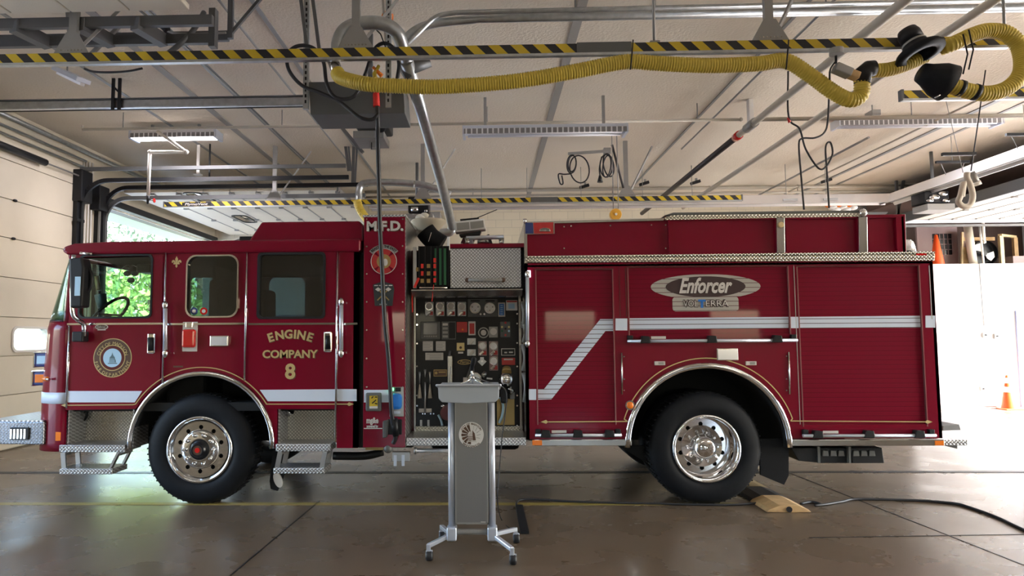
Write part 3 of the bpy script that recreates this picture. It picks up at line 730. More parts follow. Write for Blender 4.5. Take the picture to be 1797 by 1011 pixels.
# pipes that run into the depth
def dpipe(label, px, py, z, r, y0, y1, mat='pipe', **k):
    x, y = F(px, py, z); return pipe(label, [(x, y0, z), (x, y1, z)], r, mat, **k), x
t, xA = dpipe('pale sprinkler main running into the depth right of centre', 1350, 194, 4.62, .05, 1.0, F(1285, 240, 4.62)[1])
y = F(1285, 240, 4.62)[1]
pipe('dark rear length of the sprinkler main', [(xA, y, 4.62), (xA, 16.8, 4.62)], .05, 'darkpipe')
MB().tube([(xA, y - .1, 4.62), (xA, y + .06, 4.62)], .065, 12).obj('coupling', 'redlens', t)
MB().tube([(xA, y - .7, 4.62), (xA, y - .4, 4.62)], .068, 12).obj('valve_body', 'graymetal', t)
MB().box(xA - .03, xA + .03, y - .6, y - .5, 4.66, ZC).obj('pipe_hanger', 'pipewhite', t)
dpipe('pale grey pipe running into the depth at the upper right', 1372, 249, 4.6, .045, 1.0, 16.0, 'pipe')
dpipe('thin conduit running into the depth just left of the sprinkler main', 1290, 170, 4.9, .014, 5.0, 12.0, 'graymetal', name='ceiling_conduit', cat='conduit')
dpipe('thin conduit running into the depth at the right', 1480, 290, 4.9, .016, 6, 16, 'pipe', name='ceiling_conduit', cat='conduit')
dpipe('conduit with a small box at its near end at the right', 1460, 275, 4.85, .02, F(1535, 241, 4.85)[1], 16, 'graymetal', name='ceiling_conduit', cat='conduit')
dpipe('thin ceiling conduit left of the arching duct', 560, 220, 4.93, .014, 3, 12.5, 'graymetal', name='ceiling_conduit', cat='conduit')
dpipe('thin ceiling conduit over the cab roof', 410, 160, 4.93, .014, 3, 15, 'galvdark', name='ceiling_conduit', cat='conduit')
Y = 10.6; z = S(1250, 183, Y)[1]
pipe('bent thin conduit on the ceiling near the sprinkler main', smooth([W(1105, 206, Y), W(1122, 187, Y), W(1150, 184, Y), W(1290, 181, Y), W(1305, 188, Y)], 4), .012, 'graymetal', name='ceiling_conduit', cat='conduit')
Y = 9.6; pipe('short bent conduit below the yellow hose', [W(1212, 128, Y), W(1205, 140, Y), W(1212, 142, Y), W(1700, 139, Y)], .014, 'pipewhite', name='ceiling_conduit', cat='conduit')
Y = 12; pipe('short pale sprinkler branch beside the main', [W(1215, 235, Y), W(1292, 234, Y)], .03, 'pipe')
# thick conduits at the top right
z = S(1200, 25, 6.6)[1]
pipe('thick grey conduit across the top of the picture', smooth([W(690, 95, 6.5), W(722, 58, 6.5), W(760, 42, 6.55), W(840, 33, 6.6)], 5) + [Vector((W(1797, 17, 6.6).x + 1, 6.6, S(1250, 24, 6.6)[1]))], .042, 'galv', name='thick_conduit', cat='conduit', seg=14, hangers=[W(1010, 30, 6.6), W(1150, 26, 6.6), W(1450, 20, 6.6)])
pipe('thinner grey conduit above the thick one at the top', smooth([W(690, 100, 6.45), W(730, 62, 6.45), W(765, 30, 6.5), W(800, 22, 6.5)], 5) + [Vector((W(1797, 5, 6.5).x + 1, 6.5, S(1250, 10, 6.5)[1]))], .024, 'galv', name='thin_conduit', cat='conduit')
# rods hanging to the near rail
for k, (px, lab) in enumerate(((1148, 'thin hanging rod above the middle of the near rail'), (1764, 'thin hanging rod above the right end of the near rail'))):
    t = thing('hanging_rod', lab, 'rod', tuple(W(px, 70, RY))); MB().cyl(W(px, 76, RY), (W(px, 20, RY).x, RY, ZC), .012, 8).obj('rod', 'graymetal', t)
    MB().box(W(px, 70, RY).x - .04, W(px, 70, RY).x + .04, RY - .03, RY + .03, RZ + .045, RZ + .07).obj('rod_plate', 'graymetal', t)
# drop pipe with valve in front of the raised left door
Y = 10.4; V = lambda a, b, y=Y: W(a, b, y)
t = thing('drop_pipe', 'cream bent drop pipe with a small tap above the cab', 'pipe', tuple(V(262, 340)))
MB().tube([V(276, 231), V(327, 267)], .028, 10).obj('upper_leg', 'pipewhite', t); MB().tube([V(327, 267), V(263, 267)], .026, 10).obj('cross_leg', 'pipewhite', t)
MB().tube([V(263, 266), V(260, 345)], .026, 10).obj('down_leg', 'pipewhite', t)
for a, b in ((327, 267), (263, 267)): MB().ball(V(a, b), .036, seg=10).obj('elbow', 'pipewhite', t)
MB().tube([V(260, 344), V(259, 358)], [.03, .014], 10).obj('tap_body', 'black', t)
MB().tube([V(262, 351), V(270, 352)], .009, 8).obj('tap_stem', 'steel', t); MB().disc(V(270, 352) , .035, .012, 'x', 12).obj('tap_handle', 'redlens', t)
# perforated hanger of the raised left door
for px, z1, lab in ((347, 305, 'perforated cream hanger strap above the raised left door'), (367, 312, 'dark hanger rod above the raised left door')):
    x, z = S(px, z1, 11.6); t = thing('track_hanger', lab, 'hanger', (x, 11.6, z))
    MB().box(x - .025 if px == 347 else x - .012, x + .025 if px == 347 else x + .012, 11.6, 11.62, z, ZC).obj('strap', 'pipewhite' if px == 347 else 'black', t)
    MB().box(x - .06, x + .06, 11.56, 11.66, z - .02, z).obj('foot', 'pipewhite' if px == 347 else 'black', t)
# V shaped struts left of the charging cable
for a, b, c, d, lab in ((603, 228, 612, 300, 'left dark perforated strut beside the charging cable'), (621, 250, 619, 320, 'right dark perforated strut beside the charging cable')):
    t = thing('perforated_strut', lab, 'strut', tuple(W(a, b, 11.9)))
    MB().bar(W(a, b, 11.9), W(c, d, 11.9), .05, .03).obj('angle_bar', 'beam', t); MB().bar(W(a + 6, b, 11.9), W(c + 4, d, 11.9), .03, .03).obj('brace_bar', 'galvdark', t)
t = thing('diagonal_brace', 'dark diagonal steel brace on the ceiling left of the duct', 'brace', tuple(W(600, 225, 10.5))); MB().bar(W(600, 224, 10.5), W(637, 268, 10.5), .05, .05).obj('angle_bar', 'beam', t)
MB().ball(W(564, 312, 11.8), .04, (1, .5, 1.2)).obj('pulley', 'galv', t)

# ------------------------------------------------------------------ fluorescent fixtures
def fixture(label, p0, p1, Y, lit, louvre=False):
    x0, z0 = S(*p0, Y); x1, z1 = S(*p1, Y); z0 = z1 = (z0 + z1) / 2
    t = thing('fluorescent_light', label, 'light', ((x0 + x1) / 2, Y, z0))
    MB().box(x0, x1, Y, Y + .28, z0, z0 + .07).obj('housing', 'whitewall' if lit else 'alu', t, .004)
    for k in (0, 1):
        y = Y + .07 + .14 * k; MB().cyl((x0 + .05, y, z0 - .03), (x1 - .05, y, z0 - .03), .018, 12).obj('tube', 'tube' if lit else 'tubeoff', t)
    for x in (x0, x1): MB().box(x - .02, x + .02, Y - .005, Y + .285, z0 - .06, z0 + .07).obj('end_plate', 'alu', t)
    MB().box(x0, x1, Y - .01, Y, z0 - .05, z0 + .02).obj('side_grille', 'louvre', t)
    for x in (x0 + .3, x1 - .3): MB().box(x - .02, x + .02, Y + .1, Y + .14, z0 + .07, ZC).obj('hanger', 'graymetal', t)
    return t, x0, x1, z0
t, x0, x1, z0 = fixture('short lit fluorescent light over the cab at the left', (228, 237), (377, 233), 10.4, True)
lamp('cab_fluorescent', 'AREA', ((x0 + x1) / 2, 10.54, z0 - .08), (0, 0, 0), 40, (1, .92, .96), x1 - x0, .25)
fixture('long unlit fluorescent light over the middle of the engine', (814, 229), (1100, 224), 9.4, False)
t, x0, x1, z0 = fixture('long bright fluorescent light at the upper right', (1475, 214), (1760, 210), 10.6, False)
lamp('right_fluorescent', 'AREA', ((x0 + x1) / 2, 10.74, z0 - .08), (0, 0, 0), 50, (.93, .92, 1), x1 - x0, .25)
Y = 9.6
# hanging U post right of the middle fixture belongs to the back rail; thin rod beside it
t = thing('diagonal_rod', 'thin dark diagonal rod right of the coiled cords', 'rod', tuple(W(1074, 254, 11.9))); MB().cyl(W(1074, 254, 11.6), W(1094, 330, 11.75), .02, 8).obj('rod', 'darkpipe', t)
MB().box(*sorted((W(1060, 260, 11.6).x, W(1072, 260, 11.6).x)), 11.6, 11.7, S(1066, 270, 11.6)[1], S(1066, 259, 11.6)[1]).obj('anchor_box', 'graymetal', t)
# coiled cords hung from the ceiling
def coil(label, loops, Y, mat='cableblack', r=.012, extra=(), plug=None):
    t = thing('coiled_cord', label, 'cord', tuple(W(loops[0][0], loops[0][1] - loops[0][3], Y)))
    for k, (cx, cy, rx, ry, tilt) in enumerate(loops):
        pts = [W(cx + rx * math.cos(a) + tilt * math.sin(a), cy - ry * math.sin(a), Y + .02 * k) for a in (2 * math.pi * i / 28 for i in range(29))]
        MB().tube(pts, r, 8, caps=False).obj('cord_loop', mat, t)
    for e in extra: MB().tube(smooth([W(a, b, Y) for a, b in e], 5), r, 8).obj('cord_tail', mat, t)
    if plug: MB().tube([W(*plug[0], Y), W(*plug[1], Y)], [.02, .05], 10).obj('plug', 'black', t)
    return t
Y = 11.5
coil('black extension cord coil hung left under the ceiling strip', [(1003, 288, 8, 16, 1), (1004, 287, 7, 14, 1), (1017, 297, 17, 24, -2)], Y, extra=[[(1003, 305), (990, 306), (980, 306), (983, 322), (988, 322), (986, 308)]])
coil('black extension cord coil with a plug hanging right of the other coil', [(1065, 292, 7, 19, 2), (1068, 290, 9, 20, -3), (1064, 291, 11, 20, 0)], Y, extra=[[(1056, 275), (1052, 295), (1053, 308)]], plug=((1053, 308), (1053, 320)))
t = thing('ceiling_strip', 'thin grey bar the two coiled cords hang from', 'bar', tuple(W(1035, 268, Y))); MB().bar(W(997, 270, Y), W(1068, 265, Y), .05, .04).obj('bar_body', 'graymetal', t)
Y = 8.6
t = thing('extension_cable', 'looped black drop cord hanging at the right above the hose bed', 'cord', tuple(W(1410, 225, Y)))
MB().tube(smooth([W(a, b, Y) for a, b in ((1383, 125), (1384, 205), (1403, 226), (1414, 262), (1436, 295), (1450, 292), (1461, 270), (1457, 250), (1449, 258), (1451, 300), (1455, 365))], 6), .012, 8).obj('cord_loop', 'cableblack', t)
MB().tube(smooth([W(a, b, Y) for a, b in ((1456, 126), (1453, 206), (1447, 232), (1430, 242), (1408, 243), (1402, 255), (1406, 310), (1411, 368))], 6), .012, 8).obj('cord_run', 'cableblack', t)
MB().tube([W(1382, 207, Y), W(1386, 215, Y)], [.012, .02], 8).obj('red_connector', 'redlens', t)
# cord reel (yellow disc) above the body
Y = 11.0; c = W(1081, 376, Y)
t = thing('cord_reel', 'small round yellow cord reel hanging above the hose bed', 'reel', tuple(c))
MB().disc((c.x, c.y, c.z), .095, .09).obj('drum', 'reel', t, .01); MB().disc((c.x, c.y - .02, c.z), .02, .03).obj('hub', 'white', t)
MB().tube([(c.x - .04, c.y, c.z + .09), (c.x - .04, c.y, ZC), (c.x + .04, c.y, ZC), (c.x + .04, c.y, c.z + .09)], .008, 6).obj('yoke', 'graymetal', t)
# sensor box hanging from near rail at the right
Y = 5.5
t = thing('hose_balancer', 'small grey and tan box hanging under the near rail left of the nozzles', 'balancer', tuple(W(1485, 125, Y)))
MB().disc(W(1468, 96, Y), .055, .05, 'z', 20).obj('ceiling_cup', 'graymetal', t)
MB().bar(W(1464, 118, Y), W(1492, 130, Y), .09, .07).obj('grey_box', 'graymetal', t, .008); MB().bar(W(1490, 129, Y), W(1506, 135, Y), .08, .06).obj('tan_end', 'wood', t, .008)
MB().tube([W(1467, 98, Y), W(1467, 112, Y)], .01, 8).obj('suspension_rod', 'black', t); MB().tube(smooth([W(1466, 108, Y), W(1457, 122, Y), W(1456, 140, Y)], 5), .007, 6).obj('wire', 'black', t)

# ------------------------------------------------------------------ radiant tube heater along the back and the right
Y = 13.6; z = S(1000, 358, Y)[1]
t = thing('radiant_heater', 'long white reflector of the radiant tube heater along the back and right side', 'heater', (3, Y, z))
xa_, xb_ = W(650, 355, Y).x, W(1560, 345, Y).x
MB().prism([(Y - .16, z - .07), (Y - .14, z - .07), (Y - .06, z + .09), (Y + .06, z + .09), (Y + .14, z - .07), (Y + .16, z - .07), (Y + .07, z + .12), (Y - .07, z + .12)], xa_, xb_, 'x').obj('reflector', 'refl', t)
MB().cyl((xa_, Y, z), (xb_ - .05, Y, z), .05, 14).obj('burner_tube', 'graymetal', t)
X2 = xb_ + .05
MB().prism([(X2 - .16, z - .07), (X2 - .14, z - .07), (X2 - .06, z + .09), (X2 + .06, z + .09), (X2 + .14, z - .07), (X2 + .16, z - .07), (X2 + .07, z + .12), (X2 - .07, z + .12)], 4.0, Y + .16, 'y').obj('side_reflector', 'refl', t)
MB().cyl((X2, 4.0, z), (X2, Y, z), .05, 14).obj('side_burner_tube', 'graymetal', t)
for px in (925, 1020, 1128, 1215, 1380, 1450, 845):
    x = W(px, 350, Y).x; h = MB().box(x - .14, x + .14, Y - .18, Y - .16, z - .02, z + .02).obj('reflector_bracket', 'graymetal', t); MB().cyl((x, Y, z + .1), (x, Y, ZC), .006, 6).obj('hanger_wire', 'graymetal', h)
for y in (11.8, 10.2, 8.8):
    h = MB().box(X2 - .28, X2 + .28, y - .02, y + .02, z + .28, z + .32).obj('spreader_bar', 'black', t); MB().cyl((X2, y, z + .3), (X2, y, ZC), .006, 6).obj('hanger_wire', 'graymetal', h)
    for sx in (-.2, .2): MB().cyl((X2 + sx, y, z + .29), (X2 + sx * .6, y, z + .08), .006, 6).obj('hook_wire', 'graymetal', t)
# hanging grey hose loop at the right
Y = 8.8
t = thing('hanging_hose', 'pale grey hose bent into a hook shape hanging at the right', 'hose', tuple(W(1700, 300, Y)))
MB().tube(smooth([W(a, b, Y) for a, b in ((1688, 345), (1691, 320), (1686, 342), (1682, 354), (1690, 362), (1702, 360), (1707, 345), (1703, 325), (1697, 312), (1697, 303))], 6), [.035] * 55, 12).obj('hose_body', 'pipe', t)
MB().tube([W(1705, 302, Y), W(1716, 322, Y)], .034, 12).obj('nozzle_tube', 'graymetal', t); MB().tube([W(1714, 319, Y), W(1717, 325, Y)], .042, 12).obj('nozzle_rim', 'pipewhite', t)
MB().cyl(W(1704, 300, Y), (W(1733, 180, Y).x, Y, ZC), .008, 6).obj('rope', 'cableblack', t); MB().cyl(W(1690, 303, Y), (W(1652, 200, Y).x, Y, ZC), .004, 6).obj('wire', 'graymetal', t)
MB().bar(W(1653, 271, Y), W(1712, 270, Y), .04, .04).obj('spreader', 'black', t)
# door opener by the raised right door
Y = 12.6
t = thing('bay_door_opener', 'black and chrome door opener motor left of the raised right door', 'opener', tuple(W(1645, 350, Y)))
MB().box(W(1622, 350, Y).x, W(1666, 350, Y).x, Y, Y + .4, S(1640, 356, Y)[1], S(1640, 335, Y)[1]).obj('motor_housing', 'black', t, .02)
MB().box(W(1624, 350, Y).x, W(1672, 350, Y).x, Y - .05, Y + .4, S(1640, 369, Y)[1], S(1640, 358, Y)[1]).obj('base_tray', 'graymetal', t, .006)
for a, b, r in ((1640, 346, .07), (1655, 340, .06), (1648, 330, .05), (1632, 352, .05), (1660, 352, .05)): MB().ball(W(a, b, Y - .02), r, (1.4, .5, .7)).obj('gear', 'chrome', t)
MB().cyl((W(1650, 330, Y).x, Y + .2, S(1650, 335, Y)[1]), (W(1650, 330, Y).x, Y + .2, ZC), .03, 8).obj('hanger', 'galvdark', t)
# second opener above the pump panel, its drum and dark hood
Y = 12.9
t = thing('bay_door_opener', 'black and silver door opener motor seen just above the pump panel', 'opener', tuple(W(735, 365, Y)))
MB().box(W(716, 350, Y).x, W(752, 350, Y).x, Y, Y + .4, S(730, 373, Y)[1], S(730, 345, Y)[1]).obj('motor_housing', 'black', t, .02)
MB().tube([W(722, 367, Y - .05), W(734, 367, Y - .05)], .05, 12).obj('motor_drum', 'chrome', t); MB().tube([W(745, 370, Y - .05), W(750, 370, Y - .05)], .03, 12).obj('pulley', 'steel', t)
MB().box(W(712, 350, Y).x, W(760, 350, Y).x, Y - .05, Y + .4, S(730, 384, Y)[1], S(730, 376, Y)[1]).obj('base_tray', 'graymetal', t, .005)
MB().cyl((W(730, 330, Y).x, Y + .2, S(730, 345, Y)[1]), (W(730, 330, Y).x, Y + .2, ZC), .03, 8).obj('hanger', 'galvdark', t)
t = thing('wall_speaker_box', 'grey metal box on the back wall left of the floodlight', 'box', tuple(W(765, 380, 16.9)))
MB().box(W(752, 350, 16.9).x, W(773, 350, 16.9).x, 16.9, 17.39, S(760, 388, 16.9)[1], S(760, 371, 16.9)[1]).obj('box_body', 'graymetal', t, .02)
t = thing('wall_heater', 'grey curved appliance on the back wall above the right of the hose bed', 'heater', tuple(W(1520, 365, 16.6)))
MB().prism(rr(W(1490, 0, 16.6).x, W(1541, 0, 16.6).x, S(1515, 378, 16.6)[1], S(1515, 352, 16.6)[1], .15), 16.6, 17.39).obj('box_body', 'graymetal', t)
t = thing('wall_basket', 'orange and white gear bundle behind the hose bed cover', 'bundle', tuple(W(1470, 362, 15)))
for k in range(8): MB().ball(W(1455 + k * 6, 360 + (k % 3) * 4, 15), .1, (1, .7, .6)).obj('gear_piece', 'pipewhite' if k % 3 else 'amber', t)
# vertical posts and pipes on the back wall
for px, lab in ((787, 'thin white wall pipe left of the floodlight'), (960, 'thin white wall pipe above the left of the hose bed'), (990, 'thin white wall pipe right of its twin above the hose bed')):
    x = W(px, 380, 17.35).x; t = thing('wall_pipe', lab, 'pipe', (x, 17.35, 0)); MB().cyl((x, 17.35, 0), (x, 17.35, 4.4), .035, 8).obj('pipe_run', 'pipewhite', t)
for px, lab, dx in ((1575, 'dark vertical rod right of the grey wall heater', 0), (1588, 'dark slanted rod left of the raised right door', -.25)):
    x = W(px, 360, 15.2).x; t = thing('track_hanger', lab, 'hanger', (x, 15.2, 3.9)); MB().bar((x + dx, 15.2, 3.9), (x, 15.2, ZC), .05, .05).obj('angle_bar', 'beam', t)
# small ceiling spot sensors
for k, (px, py, lab) in enumerate(((1027, 328, 'small dark bracket on the ceiling, leftmost of the row by the back wall'), (1132, 323, 'small dark bracket on the ceiling above the right part of the back rail'), (1222, 321, 'small dark bracket on the ceiling right of the back rail post'), (1452, 318, 'small dark bracket on the ceiling by the hanging drop cord'))):
    x, y = F(px, py, 4.9); t = thing('ceiling_bracket', lab, 'bracket', (x, y, 4.9)); MB().bar((x - .12, y, 4.88), (x + .08, y, 4.94), .08, .06).obj('bracket_body', 'black', t); MB().box(x - .02, x + .02, y - .02, y + .02, 4.9, ZC).obj('stem', 'graymetal', t)
t = thing('junction_box', 'small grey junction box on the ceiling at the right', 'box', tuple(W(1542, 240, 10.2))); MB().box(W(1533, 240, 10).x, W(1548, 240, 10).x, 10, 10.2, 4.82, 4.9).obj('box_body', 'graymetal', t); MB().cyl((W(1540, 240, 10).x, 10.1, 4.88), (W(1540, 240, 10).x, 10.1, ZC), .01, 6).obj('stem', 'graymetal', t)

# ------------------------------------------------------------------ mezzanine storage, cones, wall boxes at the right
def cone(label, x, y, z, h, sc=1, bands=True, name='traffic_cone'):
    t = thing(name, label, 'cone', (x, y, z)); r0 = h * .2
    MB().lathe([(r0, .03 * h), (h * .045, h * .98), (h * .03, h), (.001, h)], (x, y, z), 'z', 24).obj('cone_body', 'orange', t)
    MB().box(x - h * .27, x + h * .27, y - h * .27, y + h * .27, z, z + h * .035).obj('base', 'orange' if bands else 'black', t, .01)
    if bands:
        for a, b in ((.5, .66), (.76, .92)):
            f = lambda q: (r0 + (h * .045 - r0) * (q - .03) / .95) + .004
            MB().lathe([(f(a), a * h), (f(b), b * h)], (x, y, z), 'z', 24).obj('reflective_band', 'white', t)
    return t
x, y = F(1771, 718.5); cone('orange traffic cone with white bands on the floor at the right', x, y, 0, (709 - 652) / 1200 * y * 1.02)
x, z = S(1645, 460, 15.9); cone('plain orange traffic cone standing up on the mezzanine shelf', x, 15.9, PZ, .72, bands=False)
Y = 16.3; zf = PZ
t = thing('stored_window', 'old white window unit with dark panes leaning on the mezzanine', 'window unit', (W(1650, 430, Y).x, Y, zf))
x0, x1 = W(1610, 430, Y).x, W(1681, 430, Y).x
plate('unit_frame', [rr(x0, x1, zf, zf + 1.0, .02), rr(x0 + .35, x1 - .12, zf + .3, zf + .8, .02)], Y, Y + .06, 'pinkish', t)
MB().box(x0 + .34, x1 - .11, Y + .03, Y + .04, zf + .29, zf + .81).obj('dark_panes', 'blackgloss', t)
mu = MB()
for k in range(1, 5): mu.box(x0 + .35 + k * (x1 - x0 - .47) / 5 - .008, x0 + .35 + k * (x1 - x0 - .47) / 5 + .008, Y + .02, Y + .03, zf + .3, zf + .8)
for k in range(1, 4): mu.box(x0 + .35, x1 - .12, Y + .02, Y + .03, zf + .3 + k * .125 - .006, zf + .3 + k * .125 + .006)
mu.obj('glazing_bars', 'pinkish', t)
Y = 16.1
t = thing('plywood_panel', 'tan plywood panel with a pale edge standing on the mezzanine', 'panel', (W(1695, 430, Y).x, Y, zf))
x0 = W(1685, 440, Y).x; MB().prism([(x0, zf), (x0 + .33, zf), (x0 + .33, zf + .45), (x0 + .05, zf + .45)], Y, Y + .04).obj('panel_face', 'wood', t); MB().bar((x0, Y - .02, zf), (x0 + .06, Y - .02, zf + .8), .04, .04).obj('panel_edge', 'woodpale', t)
MB().box(x0 + .06, x0 + .3, Y + .02, Y + .05, zf + .45, zf + .8).obj('upper_board', 'pinkish', t)
t = thing('white_post', 'thick cream post rising from the white partition', 'post', (W(1708, 430, 15.45).x, 15.45, PZ))
x = W(1709, 430, 15.7).x; MB().tube([(x, 15.75, PZ), (x - .08, 15.75, 4.05)], .085, 16).obj('post_body', 'cream', t)
MB().cyl((x + .12, 15.6, PZ), (x + .08, 15.6, 4.05), .022, 10).obj('conduit', 'pipewhite', t)
Y = 15.9; c = W(1729, 444, Y)
t = thing('pedestal_fan', 'black drum fan with two pale blades on the mezzanine', 'fan', (c.x, Y, zf))
MB().lathe([(.29, 0), (.30, .02), (.30, .16), (.28, .16)], (c.x, Y, c.z), 'y', 32).obj('drum_rim', 'black', t)
MB().disc((c.x, Y + .15, c.z), .28, .02).obj('back_guard', 'black', t); MB().disc((c.x, Y + .02, c.z), .06, .06).obj('hub', 'black', t)
for a in (130, 340):
    MB().prism([(c.x + .24 * k * math.cos(R(a + d)), c.z + .24 * k * math.sin(R(a + d))) for k, d in ((.15, 0), (.6, -38), (1, -28), (1.08, 0), (.95, 30), (.5, 20))], Y + .05, Y + .07).obj('blade', 'label', t)
MB().box(c.x - .2, c.x + .2, Y, Y + .2, zf, zf + .03).obj('stand', 'black', t)
t = thing('wooden_frame', 'open pale wooden frame standing on the mezzanine at the right', 'frame', (W(1770, 430, 15.9).x, 16, zf))
x0, x1 = W(1758, 430, 15.9).x, W(1780, 430, 16.5).x
MB().box(x0 - .03, x0 + .05, 15.9, 15.98, zf, zf + .68).obj('upright', 'woodpale', t); MB().box(x1, x1 + .09, 16.5, 16.58, zf, zf + .72).obj('upright', 'wood', t)
MB().bar((x0, 15.94, zf + .70), (x1 + .05, 16.54, zf + .74), .08, .05).obj('top_rail', 'woodpale', t); MB().box(x0 - .75, x0, 16.1, 16.14, zf + .6, zf + .68).obj('side_rail', 'wood', t)
t = thing('storage_crate', 'low dark board stack at the far right of the mezzanine', 'crate', (W(1790, 455, 16.2).x, 16.2, zf)); MB().box(W(1778, 455, 16).x, XR - .1, 16, 16.5, zf, zf + .22).obj('crate_body', 'pinkish', t)
t = thing('sprinkler_head', 'white pipe stub with a sprinkler head above the drum fan', 'sprinkler', (W(1732, 410, 15.6).x, 15.6, 3.7))
x = W(1732, 410, 15.6).x; MB().cyl((x, 15.7, 3.72), (x, 15.7, ZC), .03, 10).obj('pipe_stub', 'pipewhite', t); MB().ball((x, 15.7, 3.68), .04).obj('head', 'pipewhite', t)
for px, py, m, lab in ((1727, 588, 'label', 'small round switch on the white partition below the conduit'), (1747, 590, 'graymetal', 'small grey round switch right of the other on the white partition'), (1723, 682, 'graymetal', 'small grey outlet low on the white partition left of the cone')):
    x, z = S(px, py, PY); t = thing('wall_switch', lab, 'switch', (x, PY, z)); MB().box(x - .05, x + .05, PY - .05, PY, z - .06, z + .06).obj('switch_box', m, t, .01); MB().disc((x, PY - .065, z), .02, .02, seg=12).obj('button', 'black', t)
x, z = S(1725, 560, PY); t = thing('wall_conduit', 'thin conduit running down the white partition', 'conduit', (x, PY, z)); MB().cyl((x - .02, PY - .02, PZ), (x, PY - .02, z - .15), .012, 8).obj('conduit_run', 'graymetal', t)
t = thing('board_stack', 'grey boards stacked against the foot of the white partition', 'boards', (F(1680, 708)[0], 15.2, 0))
x0, x1 = F(1640, 708)[0], F(1705, 708)[0]
for k in range(3): MB().box(x0 - .8, x1 - .1 * k, PY - .42 + .1 * k, PY - .02, .03 * k, .03 * k + .025).obj('board', 'graymetal' if k % 2 else 'label', t)

# ------------------------------------------------------------------ floor objects
t = thing('floor_cable', 'long black cable lying across the floor beside the yellow line', 'cable', (*F(1100, 886), .01))
MB().tube(smooth([(*F(a, b, .012), .012) for a, b in ((912, 893), (906, 884), (915, 877), (950, 877), (1020, 881), (1150, 884), (1270, 886), (1335, 883))], 6) , .011, 8).obj('cable_run', 'cableblack', t)
MB().tube(smooth([(*F(a, b, .012), .012) for a, b in ((1405, 884), (1425, 881), (1440, 885), (1430, 887), (1450, 885), (1480, 880), (1505, 876), (1600, 878), (1670, 883), (1700, 890), (1750, 908), (1797, 930), (1900, 975))], 6), .012, 8).obj('cable_tail', 'cableblack', t)
t = thing('tape_strip', 'short strip of black tape holding the cable behind the lectern', 'tape', (*F(915, 915), .0))
(xa1, ya1), (xb1, yb1) = F(911, 890), F(921, 938); MB().bar((xa1, ya1, .014), (xb1, yb1, .014), .07, .02).obj('tape_body', 'black', t)
x, y = F(1345, 884); 
t = thing('cable_ramp', 'worn yellow and black cable ramp beside the rear wheel', 'ramp', (x, y, 0))
(ax, ay), (bx, by) = F(1310, 856), F(1385, 900); d = Vector((bx - ax, by - ay, 0)); n_ = Vector((-d.y, d.x, 0)).normalized()
def ramp_seg(f0, f1, mat, nm, lift=0):
    a = Vector((ax, ay, 0)) + d * f0; b = Vector((ax, ay, 0)) + d * f1; mb = MB(); A = []; B = []
    for k, (u, h) in enumerate(((-.20, .005), (-.17, .03), (-.08, .055 + lift), (.08, .055 + lift), (.17, .03), (.20, .005), (.0, .0))):
        A.append(mb.bm.verts.new(a + n_ * u + Vector((0, 0, h)))); B.append(mb.bm.verts.new(b + n_ * u + Vector((0, 0, h))))
    mb.face(A); mb.face(B[::-1])
    for k in range(7): mb.face([A[k], B[k], B[(k + 1) % 7], A[(k + 1) % 7]])
    return mb.obj(nm, mat, t, .004)
ramp_seg(-.4, .18, 'golddim', 'ramp_end'); ramp_seg(.18, .60, 'black', 'ramp_middle'); ramp_seg(.60, 1.0, 'wood', 'ramp_end', .01)
e = Vector((ax, ay, 0)) + d; MB().cyl(e + Vector((0, 0, .03)) - d.normalized() * .05, e + Vector((0, 0, .03)) + d.normalized() * .01, .026, 12).obj('cable_hole', 'black', t)

t = thing('fluorescent_light', 'grey end-on fluorescent fixture just below the left end of the near rail', 'light', tuple(W(125, 132, 7.4)))
MB().bar(W(103, 122, 7.2), W(147, 142, 7.0), .16, .05).obj('housing', 'alu', t, .005); MB().bar(W(103, 122, 7.2) - Vector((0, 0, .04)), W(145, 142, 7.0) - Vector((0, 0, .04)), .05, .03).obj('tube', 'tubeoff', t)
MB().cyl(W(118, 127, 7.15), (W(118, 127, 7.15).x, 7.15, ZC), .008, 6).obj('hanger', 'graymetal', t)
MB().tube(smooth([W(148, 121, 6.9), W(165, 126, 6.9), W(195, 127, 6.9), W(225, 125, 6.9), W(250, 120, 6.9)], 5), .012, 6).obj('supply_cord', 'cableblack', t)
# ------------------------------------------------------------------ the fire engine
YS = 6.62; YE = YS + 2.5; YP = YS + .5
s = lambda px, py, Y=YS: S(px, py, Y)
eng = thing('fire_engine', 'long red fire engine with roll-up doors parked side on across the bay', 'fire engine', (s(880, 700)[0], YS + 1.25, 0))
def X(px, py=600, Y=YS): return S(px, py, Y)[0]
def Z(py, px=857, Y=YS): return S(px, py, Y)[1]
def rp(x0, y0, x1, y1, Y=YS):   # pixel rectangle -> x0, x1, z0, z1 on a plane
    ym = (y0 + y1) / 2; xm = (x0 + x1) / 2
    return S(x0, ym, Y)[0], S(x1, ym, Y)[0], S(xm, y1, Y)[1], S(xm, y0, Y)[1]
def pbox(name, x0, y0, x1, y1, mat, par, d=.02, proud=.004, Y=YS, bev=0):
    a, b, c, e = rp(x0, y0, x1, y1, Y); return MB().box(a, b, Y - proud, Y - proud + d, c, e).obj(name, mat, par, bev)
def pp(pts, Y=YS): return [S(a, b, Y) for a, b in pts]
WX1, WZ1 = s(352, 783); WX2, WZ2 = s(1243, 783)
A1 = 131 * YS / 1200; A2 = 143 * YS / 1200
def arch(cx, cz, r, z_end, left=True):
    """arc points from the left foot over the top to the right foot"""
    a = math.degrees(math.asin((z_end - cz) / r)); return arcp(cx, cz, r, 180 - a, a, 28)
W1 = rr(*rp(142, 449, 267, 557), .05); W2 = rr(*rp(329, 449, 418, 556), .09); W3 = rr(*rp(455, 446, 569, 557), .04)
XC = X(119, 600)                                     # where the side turns into the nose
